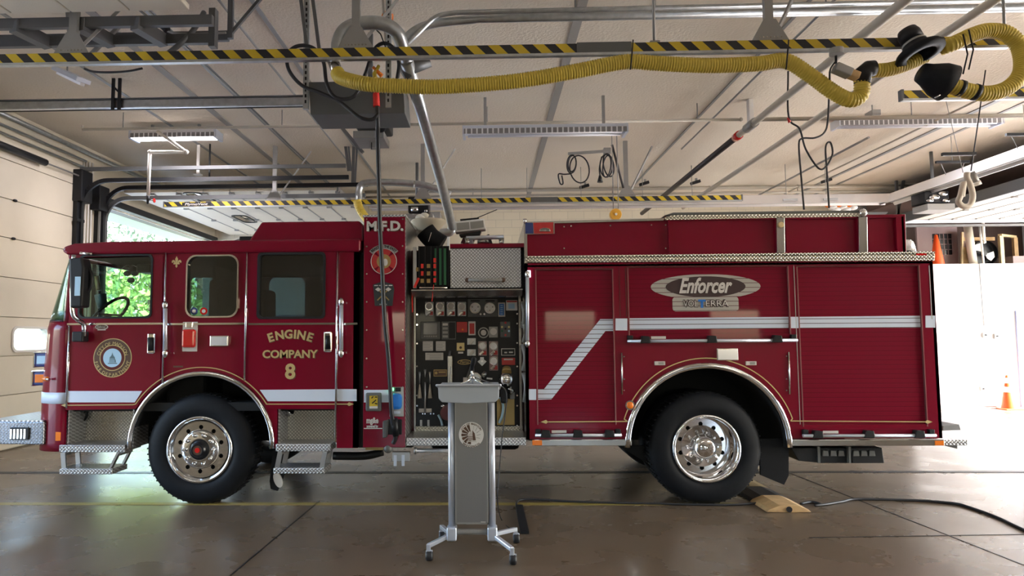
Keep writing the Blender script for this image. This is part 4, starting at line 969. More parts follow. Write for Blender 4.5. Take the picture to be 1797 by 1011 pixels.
zb = Z(786); zw = Z(717); zt = Z(436)
# ---- cab side walls
xa, xb = X(235, 717), X(486, 750); xr = X(629, 600)
out = [(XC, zt), (xr, zt), (xr, zb), (X(591, 750), zb), (X(591, 750), zw), (xb, zw), (xb, zb)]
arc_r = [p for p in arch(WX1, WZ1, A1, zb)][::-1]     # right foot to left foot
out += [p for p in arc_r if p[0] > WX1 or p[1] > zw]
out += [(XC, zw)]
plate('cab_side', [out, W1, W2, W3], YS, YS + .05, 'red', eng)
plate('cab_side', [out, W1, W2, W3], YE - .05, YE, 'red', eng)
# doors, slightly proud of the side
def clip_arc(x0, x1, zfloor):
    return [p for p in arc_r if x0 <= p[0] <= x1 and p[1] > zfloor]
dx0, dx1 = X(123, 580), X(284, 580)
D1 = [(dx0, Z(445)), (dx1, Z(443)), (dx1, math.sqrt((A1 + .012) ** 2 - (dx1 - WX1) ** 2) + WZ1)] + [p for p in arcp(WX1, WZ1, A1 + .012, 90, 180, 40) if p[0] < dx1 and p[1] > zw] + [(dx0, zw)]
def door(nm, o, win):
    p = plate(nm, [o, win], YS - .014, YS + .005, 'red', eng, bev=.004)
    return p
fd = door('front_door', D1, W1)
ex0, ex1 = X(437, 580), X(589, 580)
D2 = [(ex0, Z(441)), (ex1, Z(438)), (ex1, zw)] + [p for p in arcp(WX1, WZ1, A1 + .012, 0, 90, 40) if p[0] > ex0 and p[1] > zw] + [(ex0, math.sqrt((A1 + .012) ** 2 - (ex0 - WX1) ** 2) + WZ1)]
rd = door('rear_door', D2, W3)
def grow(r, k):
    cx = sum(p[0] for p in r) / len(r); cz = sum(p[1] for p in r) / len(r); hx = max(p[0] for p in r) - cx; hz = max(p[1] for p in r) - cz
    return [(cx + (x - cx) * (hx + k) / hx, cz + (z - cz) * (hz + k) / hz) for x, z in r]
for o, gm, fm, par, k, nm in ((W1, 'glass', 'black', fd, .012, 'window'), (W3, 'glassgrey', 'black', rd, .016, 'window'), (W2, 'glasstint', 'chrome', eng, .009, 'side_window')):
    plate(nm + '_trim' if par != eng else nm + '_trim', [grow(o, k), grow(o, -.006)], YS - .022, YS + .02, fm, par, bev=.003)
    plate(nm + '_pane', [grow(o, 0)], YS + .01, YS + .014, gm, par)
# ---- nose: curved corner round to the front, sloping windshield
NZ = [(zb - .03, 76), (Z(690), 77), (Z(575), 82), (Z(556), 86), (Z(447), 116), (Z(425), 111)]
NC = {}
def nose_depth(z):
    k = round(z, 4)
    if k not in NC:
        px = NZ[-1][1] if z > NZ[-1][0] else NZ[0][1]
        for (za, pa), (zc, pc) in zip(NZ, NZ[1:]):
            if za <= z <= zc: px = pa + (pc - pa) * (z - za) / (zc - za); break
        target = X(px, 600) / YS; lo, hi = .02, 1.2
        for _ in range(22):
            D = (lo + hi) / 2
            m = min((XC - D * math.cos(a_) ** (2 / 3)) / ((YS + YE) / 2 - (YE - YS) / 2 * math.sin(a_) ** (2 / 3)) for a_ in [.5 * math.pi * q / 60 for q in range(1, 60)])
            if m < target: hi = D
            else: lo = D
        NC[k] = lo
    return NC[k]
def nose(u, z, inset=0):
    """u in 0..1 from the near corner round the front to the far corner"""
    w_ = (YE - YS) / 2; yc = (YS + YE) / 2; ang = (u - .5) * math.pi
    cx = math.copysign(abs(math.sin(ang)) ** (2 / 3), ang); cy = abs(math.cos(ang)) ** (2 / 3)
    return Vector((XC - (nose_depth(z) - inset) * cy, yc + (w_ - inset) * cx, z))
def nose_part(name, z0, z1, u0, u1, mat, nz=6, nu=48, t=.03, par=None):
    mb = MB(); G = []
    for j in range(nz + 1):
        z = z0 + (z1 - z0) * j / nz; G.append([[mb.bm.verts.new(nose(u0 + (u1 - u0) * i / nu, z, q)) for i in range(nu + 1)] for q in (0, t)])
    for j in range(nz):
        for i in range(nu):
            mb.face([G[j][0][i], G[j][0][i + 1], G[j + 1][0][i + 1], G[j + 1][0][i]], 0, True)
            mb.face([G[j][1][i], G[j + 1][1][i], G[j + 1][1][i + 1], G[j][1][i + 1]], 0, True)
    for i in range(nu):
        mb.face([G[0][0][i], G[0][1][i], G[0][1][i + 1], G[0][0][i + 1]]); mb.face([G[nz][0][i], G[nz][0][i + 1], G[nz][1][i + 1], G[nz][1][i]])
    for i in (0, nu):
        for j in range(nz): mb.face([G[j][0][i], G[j + 1][0][i], G[j + 1][1][i], G[j][1][i]])
    return mb.obj(name, mat, par or eng)
zg0, zg1 = Z(558), Z(447)
nose_part('nose', zb - .03, zg0, 0, 1, 'red', 14, 96)
nose_part('windshield', zg0 + .004, zg1, .012, .988, 'glassgreen', 6, 120, t=.008)
nose_part('windshield_header', zg1, Z(436), 0, 1, 'red', 2, 96)
nose_part('corner_pillar', zg0, zg1, 0, .008, 'red', 4, 4); nose_part('corner_pillar', zg0, zg1, .992, 1, 'red', 4, 4)
nose_part('pillar_trim', zg0, zg1, .006, .014, 'chrome', 4, 4, .02)
nose_part('windshield_seal', zg0 - .012, zg0 + .012, .01, .99, 'black', 1, 96)
nose_part('front_stripe', Z(706), Z(686), -.0, .25, 'stripewhite', 2, 12, -.004)
# ---- roof
zr0, zr1 = Z(438), Z(421)
rf = MB(); xx = X(112, 430)
rf.prism([(xx, zr0 + .02), (xx + .02, zr0 + .07), (xx + .12, zr1 + .005), (xx + .5, zr1 + .02), (xr + .02, zr1 + .02), (xr + .02, zr0 - .01), (xx + .05, zr0 - .01)], YS - .035, YE + .035); rf.obj('roof', 'red', eng, .025, 3)
a = X(432, 420); zt2 = Z(384)
MB().prism([(a, zr1), (X(457, 384), zt2), (X(630, 383), zt2 + .0), (X(636, 395), zt2 - .05), (X(636, 420), zr1)], YS + .03, YE - .03).obj('raised_roof', 'red', eng, .02, 3)
pbox('roof_light_bar', 401, 407, 440, 420, 'black', eng, .5, -.3)
MB().ball((X(387, 417), YS + .55, Z(417) + .02), .09, (1.1, 1, .9)).obj('roof_horn', 'graymetal', eng)
# ---- cab floor, firewall, interior
MB().box(XC + .05, xr, YS + .06, YE - .06, zw - .02, zw + .06).obj('cab_floor', 'interior', eng)
MB().box(XC + .05, xr, YS + .06, YE - .06, Z(443), Z(438)).obj('headliner', 'interior', eng)
MB().box(X(300, 500), X(306, 500), YS + 1.0, YE - .06, zw, Z(440)).obj('interior_partition', 'interior', eng)
MB().box(xr - .05, xr, YS + .0, YE - .0, zb, zr0).obj('cab_rear_wall', 'darkred', eng)
MB().prism([(XC - .05, zw), (XC + .35, zw), (XC + .35, Z(575)), (XC + .1, Z(558)), (XC - .08, Z(560))], YS + .1, YE - .1).obj('dashboard', 'interior', eng, .02)
for y in (YS + .55, YE - .55):
    st = MB().box(XC + .85, XC + 1.25, y - .28, y + .28, zw, Z(600)).obj('seat', 'interior', eng, .05); MB().box(XC + 1.25, XC + 1.38, y - .25, y + .25, Z(600), Z(480)).obj('seat_back', 'interior', st, .05)
c = Vector((X(187, 545, YS + .5), YS + .55, Z(552, 190, YS + .5))); ax_ = Vector((.75, 0, -.66)).normalized(); u_ = Vector((0, 1, 0)); v_ = ax_.cross(u_)
sw = MB().tube([c + .24 * (math.cos(t) * u_ + math.sin(t) * v_) for t in (2 * math.pi * k / 28 for k in range(29))], .017, 8, caps=False).obj('steering_wheel', 'black', eng)
MB().tube([c - ax_ * -.0, c + Vector((-.18, 0, -.25))], .03, 8).obj('steering_column', 'black', sw); MB().bar(c + u_ * .23, c - u_ * .23, .03, .02).obj('spoke', 'black', sw)
fan = MB().tube([W(232, 460, YS + .9), W(232, 478, YS + .9)], .035, 8).obj('cab_fan', 'black', eng)
c = W(230, 484, YS + .85); 
for k in range(3):
    a_ = R(120 * k + 30); MB().ball((c.x + .05 * math.cos(a_), c.y, c.z + .05 * math.sin(a_)), .045, (1, .25, .7)).obj('fan_blade', 'black', fan)
MB().tube([(c.x + .12 * math.cos(t), c.y - .03, c.z + .12 * math.sin(t)) for t in (2 * math.pi * k / 20 for k in range(21))], .004, 5, caps=False).obj('fan_guard', 'graymetal', fan)
MB().tube([W(150, 455, YS + .9), W(195, 462, YS + .9), W(265, 478, YS + .9)], .02, 8).obj('ceiling_console', 'black', eng)
MB().box(W(238, 470, YS + .7).x, W(262, 470, YS + .7).x, YS + .7, YS + .9, Z(478, 250, YS + .7), Z(463, 250, YS + .7)).obj('radio', 'black', eng, .02)
MB().tube([W(176, 517, YS + .6), W(180, 540, YS + .6)], [.06, .05], 10).obj('tablet_mount', 'teal', eng)
MB().tube([W(170, 485, YS + .6), W(173, 510, YS + .6)], .025, 8).obj('grab_handle', 'golddim', eng)
MB().box(XC + 2.2, XC + 2.3, YS + 1.2, YE - .2, zw, Z(470)).obj('jump_seat', 'interior', eng)
# stickers inside the second window
for px, m in ((340, 'bluedark'), (357, 'redlens')):
    x, z = s(px, 546); k = MB().disc((x, YS + .006, z), .036, .004).obj('window_sticker', m, eng); MB().disc((x, YS + .003, z), .018, .003).obj('sticker_centre', 'label', k)
# ---- wheel arch parts
def chrome_arch(cx, cz, r, wd, name):
    mb = MB(); mb.tube([(x, YS - .004, z) for x, z in arch(cx, cz, r - wd / 2, zb)], wd / 2, 14)
    for v in mb.bm.verts: v.co.y = YS - .004 + (v.co.y - YS + .004) * .8
    return mb.obj(name, 'chrome', eng)
chrome_arch(WX1, WZ1, A1, .05, 'fender_trim'); chrome_arch(WX2, WZ2, A2, .062, 'fender_trim')
for cx, cz, r in ((WX1, WZ1, A1 - .03), (WX2, WZ2, A2 - .04)):
    mb = MB(); mb.lathe([(r, 0), (r, .75), (r - .02, .75)], (cx, YS + .02, cz), 'y', 40, a0=R(-2), a1=R(182)); mb.obj('wheel_well_liner', 'interior', eng)
    MB().prism([(cx - r, zb)] + arcp(cx, cz, r, 180, 0, 24) + [(cx + r, zb)], YS + .76, YS + .78).obj('wheel_well_back', 'interior', eng)
# gold pinstripes
def pin(pts, name='gold_pinstripe', w_=.009, mat='gold', Y=YS - .018):
    mb = MB()
    for (a, b), (c, d) in zip(pts, pts[1:]): mb.bar((a, Y, b), (c, Y, d), .003, w_)
    return mb.obj(name, mat, eng)
pr = A1 + .035
pin([s(118, 711), s(235, 710)] + [p for p in arcp(WX1, WZ1, pr, 180, 0, 50) if p[1] > Z(709)] + [s(468, 709), s(612, 709)])
pr = A2 + .04; zl = Z(740)
pin([s(962, 740), (s(1101, 741)[0], zl)] + [p for p in arcp(WX2, WZ2, pr, 180, 0, 50) if p[1] > zl] + [(s(1386, 741)[0], zl), s(1622, 740)])
for px, py, f in ((118, 711, -1), (613, 709, 1), (958, 740, -1), (1625, 740, 1)):
    x, z = s(px, py); MB().prism([(x + f * .05, z), (x, z + .018), (x - f * .02, z), (x, z - .018)], YS - .02, YS - .016).obj('pinstripe_tip', 'gold', eng)
# ---- white stripe and thin chrome strip on the cab
def para(name, pts, mat, par=eng, Y0=YS - .019, Y1=YS - .0145, Y=YS): return MB().prism(pp(pts, Y), Y0, Y1).obj(name, mat, par)
para('cab_stripe', [(120, 686), (251, 686), (238, 706), (120, 706)], 'stripewhite'); para('cab_stripe', [(457, 684), (589, 683), (589, 704), (471, 704)], 'stripewhite')
para('cab_stripe', [(592, 683), (626, 683), (626, 704), (592, 704)], 'stripewhite', Y0=YS - .006, Y1=YS)
for a, b in ((120, 290), (294, 432), (437, 589), (594, 628)): 
    x0, z0 = s(a, 569); x1, z1 = s(b, 568); MB().bar((x0, YS - .016, z0), (x1, YS - .016, z1), .012, .018).obj('belt_trim', 'chrome', eng)
def vstrip(px, y0, y1, name, mat='chrome', r=.011, Y=YS - .02):
    a, b = W(px, y0, Y), W(px + (y1 - y0) * (px - 857) * .00005, y1, Y); return MB().tube([a, b], r, 8).obj(name, mat, eng)
for px, a, b in ((292, 436, 672), (434, 434, 668), (593, 433, 776), (122, 572, 716)): vstrip(px, a, b, 'door_hinge')
def grab(px, y0, y1, r=.02, mat='alu', off=.07, name='grab_rail', par=eng):
    a, b = W(px, y0, YS - off), W(px + (1 if px < 857 else -1) * 0, y1, YS - off); g = MB().tube([a, b], r, 12).obj(name, mat, par)
    for q in (a, b): MB().tube([q, (q.x, YS, q.z)], .016, 8).obj('rail_bracket', 'chrome', g); MB().ball(tuple(q), r * 1.5, (1, 1, 1.5), 10).obj('rail_clamp', 'chrome', g)
    return g
grab(290, 536, 620); grab(599, 530, 620)
for px, py in ((267, 603), (576, 600)):
    x, z = s(px, py); h = MB().box(x - .04, x + .04, YS - .03, YS, z - .10, z + .10).obj('door_handle', 'chrome', eng, .02, 3)
    MB().tube([(x + .01, YS - .05, z - .07), (x + .01, YS - .06, z + .06)], .025, 10).obj('handle_grip', 'black', h)
# side mirror
mir = MB().prism(pp([(129, 455), (152, 453), (156, 470), (152, 540), (131, 541)], YS - .22), YS - .3, YS - .16).obj('side_mirror', 'black', eng, .02, 3)
pbox('mirror_glass', 141, 487, 150, 520, 'skyblue', mir, .01, .09, YS - .22)
MB().tube(smooth([W(130, 448, YS - .2), W(127, 480, YS - .22), W(127, 545, YS - .22), W(135, 560, YS - .18), W(146, 568, YS - .1), W(148, 580, YS - .08)], 6), .022, 10).obj('mirror_arm', 'chrome', mir)
MB().tube([W(148, 568, YS - .08), W(148, 590, YS - .08)], .02, 10).obj('arm_foot', 'chrome', mir)
MB().tube(smooth([W(153, 470, YS - .2), W(160, 480, YS - .2), W(160, 500, YS - .2), (W(153, 515, YS - .2))], 5), .018, 8).obj('mirror_handle', 'black', mir)
MB().tube([W(141, 444, YS - .05), W(163, 446, YS - .05)], .015, 8).obj('mirror_upper_bracket', 'chrome', mir)
x, z = s(148, 591); MB().box(x - .055, x + .055, YS - .12, YS - .01, z - .05, z + .05).obj('door_speaker', 'black', eng, .012)
# headlamps and corner lights on the nose
for py0, py1, px0 in ((615, 641, 65), (649, 675, 63)):
    a, b = X(px0, 650, YS + .2), X(px0 + 26, 650, YS + .2)
    hl = MB().box(a, b, YS + .15, YS + .42, Z(py1), Z(py0)).obj('headlamp', 'bluedark', eng, .02, 3); MB().box(a - .012, a + .012, YS + .14, YS + .43, Z(py1) - .006, Z(py0) + .006).obj('lamp_bezel', 'chrome', hl, .008); MB().box(a, b, YS + .14, YS + .43, Z(py0) - .004, Z(py0) + .008).obj('lamp_bezel', 'chrome', hl, .004); MB().box(a + .03, b, YS + .14, YS + .152, Z(py1) + .03, Z(py0) - .03).obj('lamp_lens', 'skyblue' if py0 < 640 else 'amber', hl, .004)
x, z = S(84, 665, YS + .05); MB().ball((x, YS + .04, z), .035, (1.4, 1, .7)).obj('turn_signal', 'amber', eng); MB().tube([(x + .02, YS - .01, z), (x + .07, YS - .03, z)], .012, 8).obj('signal_stub', 'chrome', eng)
pbox('side_marker', 97, 758, 107, 774, 'amber', eng, .03, .0, bev=.004)
MB().tube([W(86, 574, YS + .12), W(83, 612, YS + .14)], .012, 8).obj('front_grab_rail', 'chrome', eng)
# front bumper
bx0, bx1 = X(-34, 760), X(76, 760); bz0, bz1 = Z(779), Z(738)
bp = MB().prism([(bx0 + .02, YS + .05), (bx1, YS + .0), (bx1 + .15, YS + .6), (bx1 + .15, YE - .6), (bx1, YE - .0), (bx0 + .02, YE - .05)], bz0, bz1, 'z').obj('front_bumper', 'diamonddark', eng, .01)
MB().prism([(bx0 + .02, YS + .05), (bx1, YS + .0), (bx1, YE), (bx0 + .02, YE - .05)], bz1, bz1 + .012, 'z').obj('bumper_top', 'ribbedtop', bp)
MB().box(X(17, 760), X(50, 760), YS - .005, YS + .05, Z(770), Z(748)).obj('bumper_light', 'black', bp, .004)
for k in range(5): MB().box(X(18.5 + 6 * k, 760), X(21 + 6 * k, 760), YS - .01, YS, Z(768), Z(751)).obj('light_tube', 'led', bp)
MB().box(X(64, 760), X(78, 760), YS + .08, YS + .3, bz0, bz1).obj('bumper_bracket', 'black', bp)
# ---- steps (diamond plate wells and folding steps)
def step_well(x0, x1, name):
    MB().box(X(x0, 750), X(x1, 750), YS + .30, YS + .32, Z(786), zw + .01).obj('well_back', 'diamondwarm', eng)
    for px in (x0, x1): MB().box(X(px, 750) - .006, X(px, 750) + .006, YS + .02, YS + .31, Z(786), zw).obj('well_side', 'diamond', eng)
    MB().box(X(x0, 750), X(x1, 750), YS + .02, YS + .31, zw, zw + .012).obj('well_top', 'black', eng)
step_well(118, 232, 'a'); step_well(488, 590, 'b')
def steps(x0, x1, b0, b1, y_top, y_bot, dx=0):
    z0, z1 = Z(y_top + 13), Z(y_top); a, b = X(x0, y_top), X(x1, y_top)
    st = MB().box(a, b, YS - .02, YS + .3, z0, z1).obj('entry_step', 'diamond', eng, .006)
    c, d = X(b0, y_bot), X(b1, y_bot); z2, z3 = Z(y_bot + 10), Z(y_bot)
    MB().box(c, d, YS - .06, YS + .22, z2, z3).obj('lower_tread', 'diamond', st, .006)
    for xa_, xb_ in ((a + .05, c + .03), (b - .05, d - .03)):
        for y in (YS - .03, YS + .2): MB().bar((xa_, y, z0), (xb_, y, z3), .045, .02).obj('step_bracket', 'brushed', st)
        MB().bar((xa_, YS - .03, z0 - .02), (xa_, YS + .2, z0 - .02), .03, .02).obj('cross_bracket', 'brushed', st)
    return st
steps(106, 221, 111, 203, 779, 820); steps(485, 581, 483, 572, 778, 819)
MB().tube(smooth([W(140, 728, YS + .28), W(152, 722, YS + .26), W(150, 735, YS + .27), W(140, 742, YS + .28)], 4), .012, 6).obj('loose_strap', 'black', eng)
MB().tube([W(505, 726, YS + .27), W(512, 722, YS + .24)], .03, 10).obj('well_light', 'chrome', eng)
# mud flap with emblem
def px_prism(name, pts, Y, d, mat, par=eng, bev=0): return MB().prism(pp(pts, Y), Y, Y + d).obj(name, mat, par, bev)
mf = px_prism('mud_flap', [(479, 790), (500, 790), (500, 832), (487, 862), (475, 858), (473, 845)], YS + .2, .02, 'rubber')
x, z = S(488, 842, YS + .19); pl = MB().prism([(x + .075 * math.cos(t) * .55 - .02 * math.sin(t), z + .075 * math.sin(t)) for t in (2 * math.pi * k / 24 for k in range(24))], YS + .18, YS + .2).obj('flap_emblem', 'label', mf)
px_prism('mud_flap', [(1334, 770), (1384, 770), (1384, 835), (1376, 851), (1335, 834)], YS + .12, .03, 'rubber')
# ---- wheels
def tyre(cx, cz, y0, wd, r=.53):
    mb = MB(); mb.lathe([(.31, .03), (.32, 0), (.40, -.012), (.47, 0), (.505, .02), (.525, .045), (r, .07), (r, wd - .07), (.525, wd - .045), (.505, wd - .02), (.47, wd), (.40, wd + .012), (.31, wd - .03), (.30, wd - .05), (.30, .05), (.31, .03)], (cx, y0, cz), 'y', 64)
    return mb.obj('tire', 'rubber', eng)
def wheel(px, py, Y, dish, name, nlug=10):
    cx, cz = S(px, py, Y); cz = .53
    t = tyre(cx, cz, Y, .29)
    tr_ = MB()
    for k in range(60):
        a = 2 * math.pi * k / 60
        for yy in (Y + .06, Y + .13, Y + .20): tr_.bar((cx + .527 * math.cos(a), yy, cz + .527 * math.sin(a)), (cx + .527 * math.cos(a), yy + .05, cz + .527 * math.sin(a)), .038, .012)
    tr_.obj('tread_pattern', 'rubber', t, kind='stuff')
    rm = MB(); rm.lathe([(.325, .02), (.318, -.012), (.300, -.012), (.285, .02), (.275, dish * .7 + .02), (.268, dish + .02), (.25, dish + .02)], (cx, Y, cz), 'y', 64)
    rim = rm.obj('rim', 'chrome', eng)
    holes = [circ(cx + .212 * math.cos(a), cz + .212 * math.sin(a), .021, 14) for a in (2 * math.pi * (k + .5) / 10 for k in range(10))]
    plate('rim_disc', [circ(cx, cz, .268, 48)] + holes, Y + dish + .0, Y + dish + .015, 'chrome', rim)
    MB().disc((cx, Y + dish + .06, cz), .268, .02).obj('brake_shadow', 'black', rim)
    hub = MB(); 
    if dish < .1: hub.lathe([(.19, dish), (.18, dish - .02), (.165, dish - .03), (.10, dish - .03), (.10, dish - .03)], (cx, Y, cz), 'y', 48)
    else: hub.lathe([(.20, dish), (.195, dish - .02), (.12, dish - .03), (.115, dish - .06), (.10, dish - .14), (.07, dish - .165), (.001, dish - .172)], (cx, Y, cz), 'y', 48)
    h = hub.obj('hub', 'chrome', eng)
    if dish < .1:
        k_ = MB(); k_.lathe([(.10, dish - .03), (.075, dish - .03), (.065, dish - .08), (.058, dish - .085), (.045, dish - .08)], (cx, Y, cz), 'y', 32); k_.obj('hub_ring', 'blackgloss', h)
        MB().disc((cx, Y + dish - .078, cz), .048, .02).obj('hub_cap', 'brown', h); MB().disc((cx, Y + dish - .082, cz), .024, .02).obj('cap_centre', 'redlens', h)
    for k in range(nlug):
        a = 2 * math.pi * k / nlug; q = (cx + .142 * math.cos(a), Y + dish - .03, cz + .142 * math.sin(a))
        MB().tube([(q[0], q[1] + .02, q[2]), (q[0], q[1] - .02, q[2]), (q[0], q[1] - .035, q[2])], [.02, .019, .008], 10).obj('lug_nut', 'chrome', h)
    return cx
cx1 = wheel(350, 782, YS + .03, .03, 'front'); cx2 = wheel(1240, 780, YS + .03, .17, 'rear')
tyre(cx2, .53, YS + .36, .28); tyre(cx1, .53, YE - .33, .29); tyre(cx2, .53, YE - .33, .29); tyre(cx2, .53, YE - .68, .28)
for cx in (cx1, cx2): MB().cyl((cx, YS + .35, .53), (cx, YE - .3, .53), .10, 14).obj('axle', 'black', eng)
# chassis
MB().box(X(230, 800), X(1560, 800), YS + .8, YS + .9, .5, .72).obj('frame_rail', 'black', eng)
MB().box(X(230, 800), X(1560, 800), YE - .9, YE - .8, .5, .72).obj('frame_rail', 'black', eng)
MB().box(X(480, 790), X(720, 790), YS + .35, YE - .4, .49, .6).obj('underbody_tank', 'black', eng, .03)
MB().tube(smooth([W(585, 800, YS + .3), W(640, 800, YS + .3), W(672, 793, YS + .3)], 5), .04, 10).obj('exhaust_tube', 'black', eng)
MB().cyl((cx1 + .6, YS + 1.25, .52), (cx2 - .2, YS + 1.25, .50), .06, 12).obj('drive_shaft', 'black', eng)
MB().box(X(640, 790), X(1000, 790), YE - .5, YE - .1, .36, .6).obj('far_side_tank', 'black', eng, .03)
MB().box(X(740, 790), X(920, 790), YS + 1.0, YS + 1.6, .36, .6).obj('pump_gearbox', 'black', eng, .05)
MB().box(X(930, 780), X(1100, 780), YS + .3, YE - .3, .57, .7).obj('body_floor', 'black', eng)
px_prism('inner_skirt', [(1085, 783), (1150, 783), (1150, 830), (1125, 806)], YS + .35, .05, 'interior')
# ---- gap panel and tall red equipment box behind the cab
tb0, tb1 = X(638, 600), X(711, 600); tz0, tz1 = Z(785, 675), Z(381, 675)
tb = MB().box(tb0, tb1, YS - .01, YS + .05, tz0, tz1).obj('battery_cabinet', 'red', eng, .004)
MB().box(tb0, tb1 - .01, YS + .05, YE, tz0, tz1).obj('cabinet_core', 'darkred', tb)
MB().box(tb1 - .01, tb1 + .004, YS + .0, YE, tz0, tz1).obj('cabinet_side', 'ribbed', tb)
MB().box(tb0 - .01, tb1 + .01, YS - .015, YE, tz1, tz1 + .02).obj('cabinet_cap', 'diamond', tb)
MB().box(xr, tb0, YS + .12, YE, zb, Z(430)).obj('gap_panel', 'black', eng)
for k, (px, pys) in enumerate(((644, (385, 433, 481, 530, 579, 629, 679, 710)), (707, (385, 432, 481, 530, 579, 629, 679)))):
    for py in pys: x, z = s(px, py); MB().disc((x, YS - .016, z), .008, .006, seg=8).obj('rivet', 'steel', tb)
def slab_text(st, cx, py, size, wdt, par, Y=YS - .012, shadow=True, bold=.006, rot=0):
    x, z = s(cx, py)
    if shadow: text('letter_shadow', st, x + .008, z - .007, Y, size, 'brown', par, bold, 0, wdt, .001, rot)
    text('lettering', st, x, z, Y - .002, size, 'gold' if par != tb or st == '8' else 'label', par, bold, 0, wdt, .0015, rot)
slab_text('M.F.D.', 676, 398, .13, .36, tb, YS - .013, bold=.005)
pbox('cabinet_stripe', 639, 684, 703, 706, 'stripewhite', tb, .003, .014)
# maltese cross crest
x, z = s(674, 459); cr = MB().disc((x, YS - .014, z), .125, .003).obj('fire_crest', 'redlabel', tb)
mt = MB()
for a in (45, 135, 225, 315):
    mt = MB(); mt.prism([(x + r_ * math.cos(R(a + d)), z + r_ * math.sin(R(a + d))) for r_, d in ((.07, -3), (.13, -8), (.13, 8), (.07, 3))], YS - .018, YS - .014); mt.obj('crest_notch', 'red', cr)
MB().disc((x, YS - .018, z), .07, .003).obj('crest_centre', 'golddim', cr); MB().disc((x + .015, YS - .0195, z - .01), .035, .002, sx=.7).obj('crest_figure', 'label', cr)
rg = MB(); rg.lathe([(.122, 0), (.128, 0), (.128, .003), (.122, .003), (.122, 0)], (x, YS - .019, z), 'y', 40, sm=False); rg.obj('crest_ring', 'label', cr)
bn = curve_mesh([arcp(x, z - .02, .185, 140, 40, 14) + arcp(x, z - .02, .145, 40, 140, 14)], .003)
for v in bn.vertices: u, q, h = v.co; v.co = (u, YS - .02 - h, q)
link('crest_banner', bn, 'graymetal', cr); arc_text('lettering', 'BEAST OF THE EAST', x, z - .02, .165, 90, 92, YS - .0225, .034, 'black', cr, bold=.001)
sh = MB().prism(pp([(655, 500), (672, 494), (690, 499), (692, 508), (689, 537), (658, 537), (656, 508)]), YS - .014, YS - .011).obj('shield_crest', 'shielddark', tb)
x, z = s(673, 517)
for a in (45, 135): 
    MB().bar((x - .08 * math.cos(R(a)), YS - .017, z - .08 * math.sin(R(a))), (x + .08 * math.cos(R(a)), YS - .017, z + .08 * math.sin(R(a))), .003, .012).obj('crossed_axe', 'golddim', sh)
    MB().prism([(x + .07 * math.cos(R(a)) + q * .03, z + .07 * math.sin(R(a)) + w2 * .02) for q, w2 in ((-1, 0), (0, 1), (1, 0), (0, -1))], YS - .02, YS - .016).obj('axe_head', 'label', sh)
MB().box(x - .018, x + .018, YS - .019, YS - .015, z - .09, z + .03).obj('shield_hydrant', 'skyblue', sh); text('lettering', 'MADISON', x, z - .098, YS - .015, .022, 'label', sh, 0, 0, .07)
[MB().box(x + d - .018, x + d + .018, YS - .016, YS - .013, z + .083, z + .092).obj('lettering_mark', 'label', sh) for d in (-.07, -.024, .024, .07)]
# connector devices on the cabinet
yd = pbox('shore_inlet', 643, 689, 670, 721, 'graybox', tb, .05, .045, bev=.012)
pbox('yellow_label', 650, 694, 664, 712, 'yellow', yd, .01, .052); pbox('white_label', 650, 712, 664, 716, 'label', yd, .01, .052)
for (a, b), (c, d) in (((652, 699), (655, 696)), ((658, 697), (662, 697)), ((653, 708), (660, 702)), ((658, 708), (662, 709))): MB().bar(W(a, b, YS - .055), W(c, d, YS - .055), .004, .01).obj('label_mark', 'black', yd)
cp = pbox('charge_plate', 684, 679, 709, 731, 'brushed', tb, .02, .02, bev=.004)
pbox('charge_flap', 686, 690, 706, 718, 'blue', cp, .06, .07, bev=.03); pbox('charge_latch', 689, 721, 703, 726, 'alu', cp, .03, .04, bev=.005); pbox('display', 694, 680, 704, 687, 'black', cp, .01, .024)
x, z = s(688, 683); MB().disc((x, YS - .03, z), .018, .02).obj('status_light', 'greenled', cp)
rc = pbox('cable_recess', 680, 735, 706, 763, 'black', tb, .02, .014, bev=.01); MB().prism(pp([(673, 738), (683, 736), (681, 766), (673, 768)]), YS - .06, YS - .02).obj('recess_cover', 'graybox', rc, .01)
MB().tube([W(691, 735, YS - .1), W(695, 765, YS - .08)], [.04, .03], 12).obj('charge_plug', 'black', tb); MB().ball(W(681, 787, YS + .02), .045).obj('hook', 'graybox', tb)
x, z = s(654, 738); text('brand_lettering', 'mg&e', x, z, YS - .013, .075, 'label', tb, .003, 0, .115); text('brand_lettering', 'powered by', x, Z(748, 655), YS - .013, .035, 'label', tb, .002, 0, .11)
pbox('brand_rule', 639, 751, 671, 752.5, 'label', tb, .002, .013)
bk = pbox('hanging_bracket', 687, 795, 718, 811, 'brushed', eng, .05, -.05, bev=.003)
for px in (692, 706): pbox('bracket_tab', px - 2, 800, px + 3, 819, 'alu', bk, .02, -.03)
pbox('belly_panel', 638, 786, 671, 793, 'golddim', eng, .02, -.1)
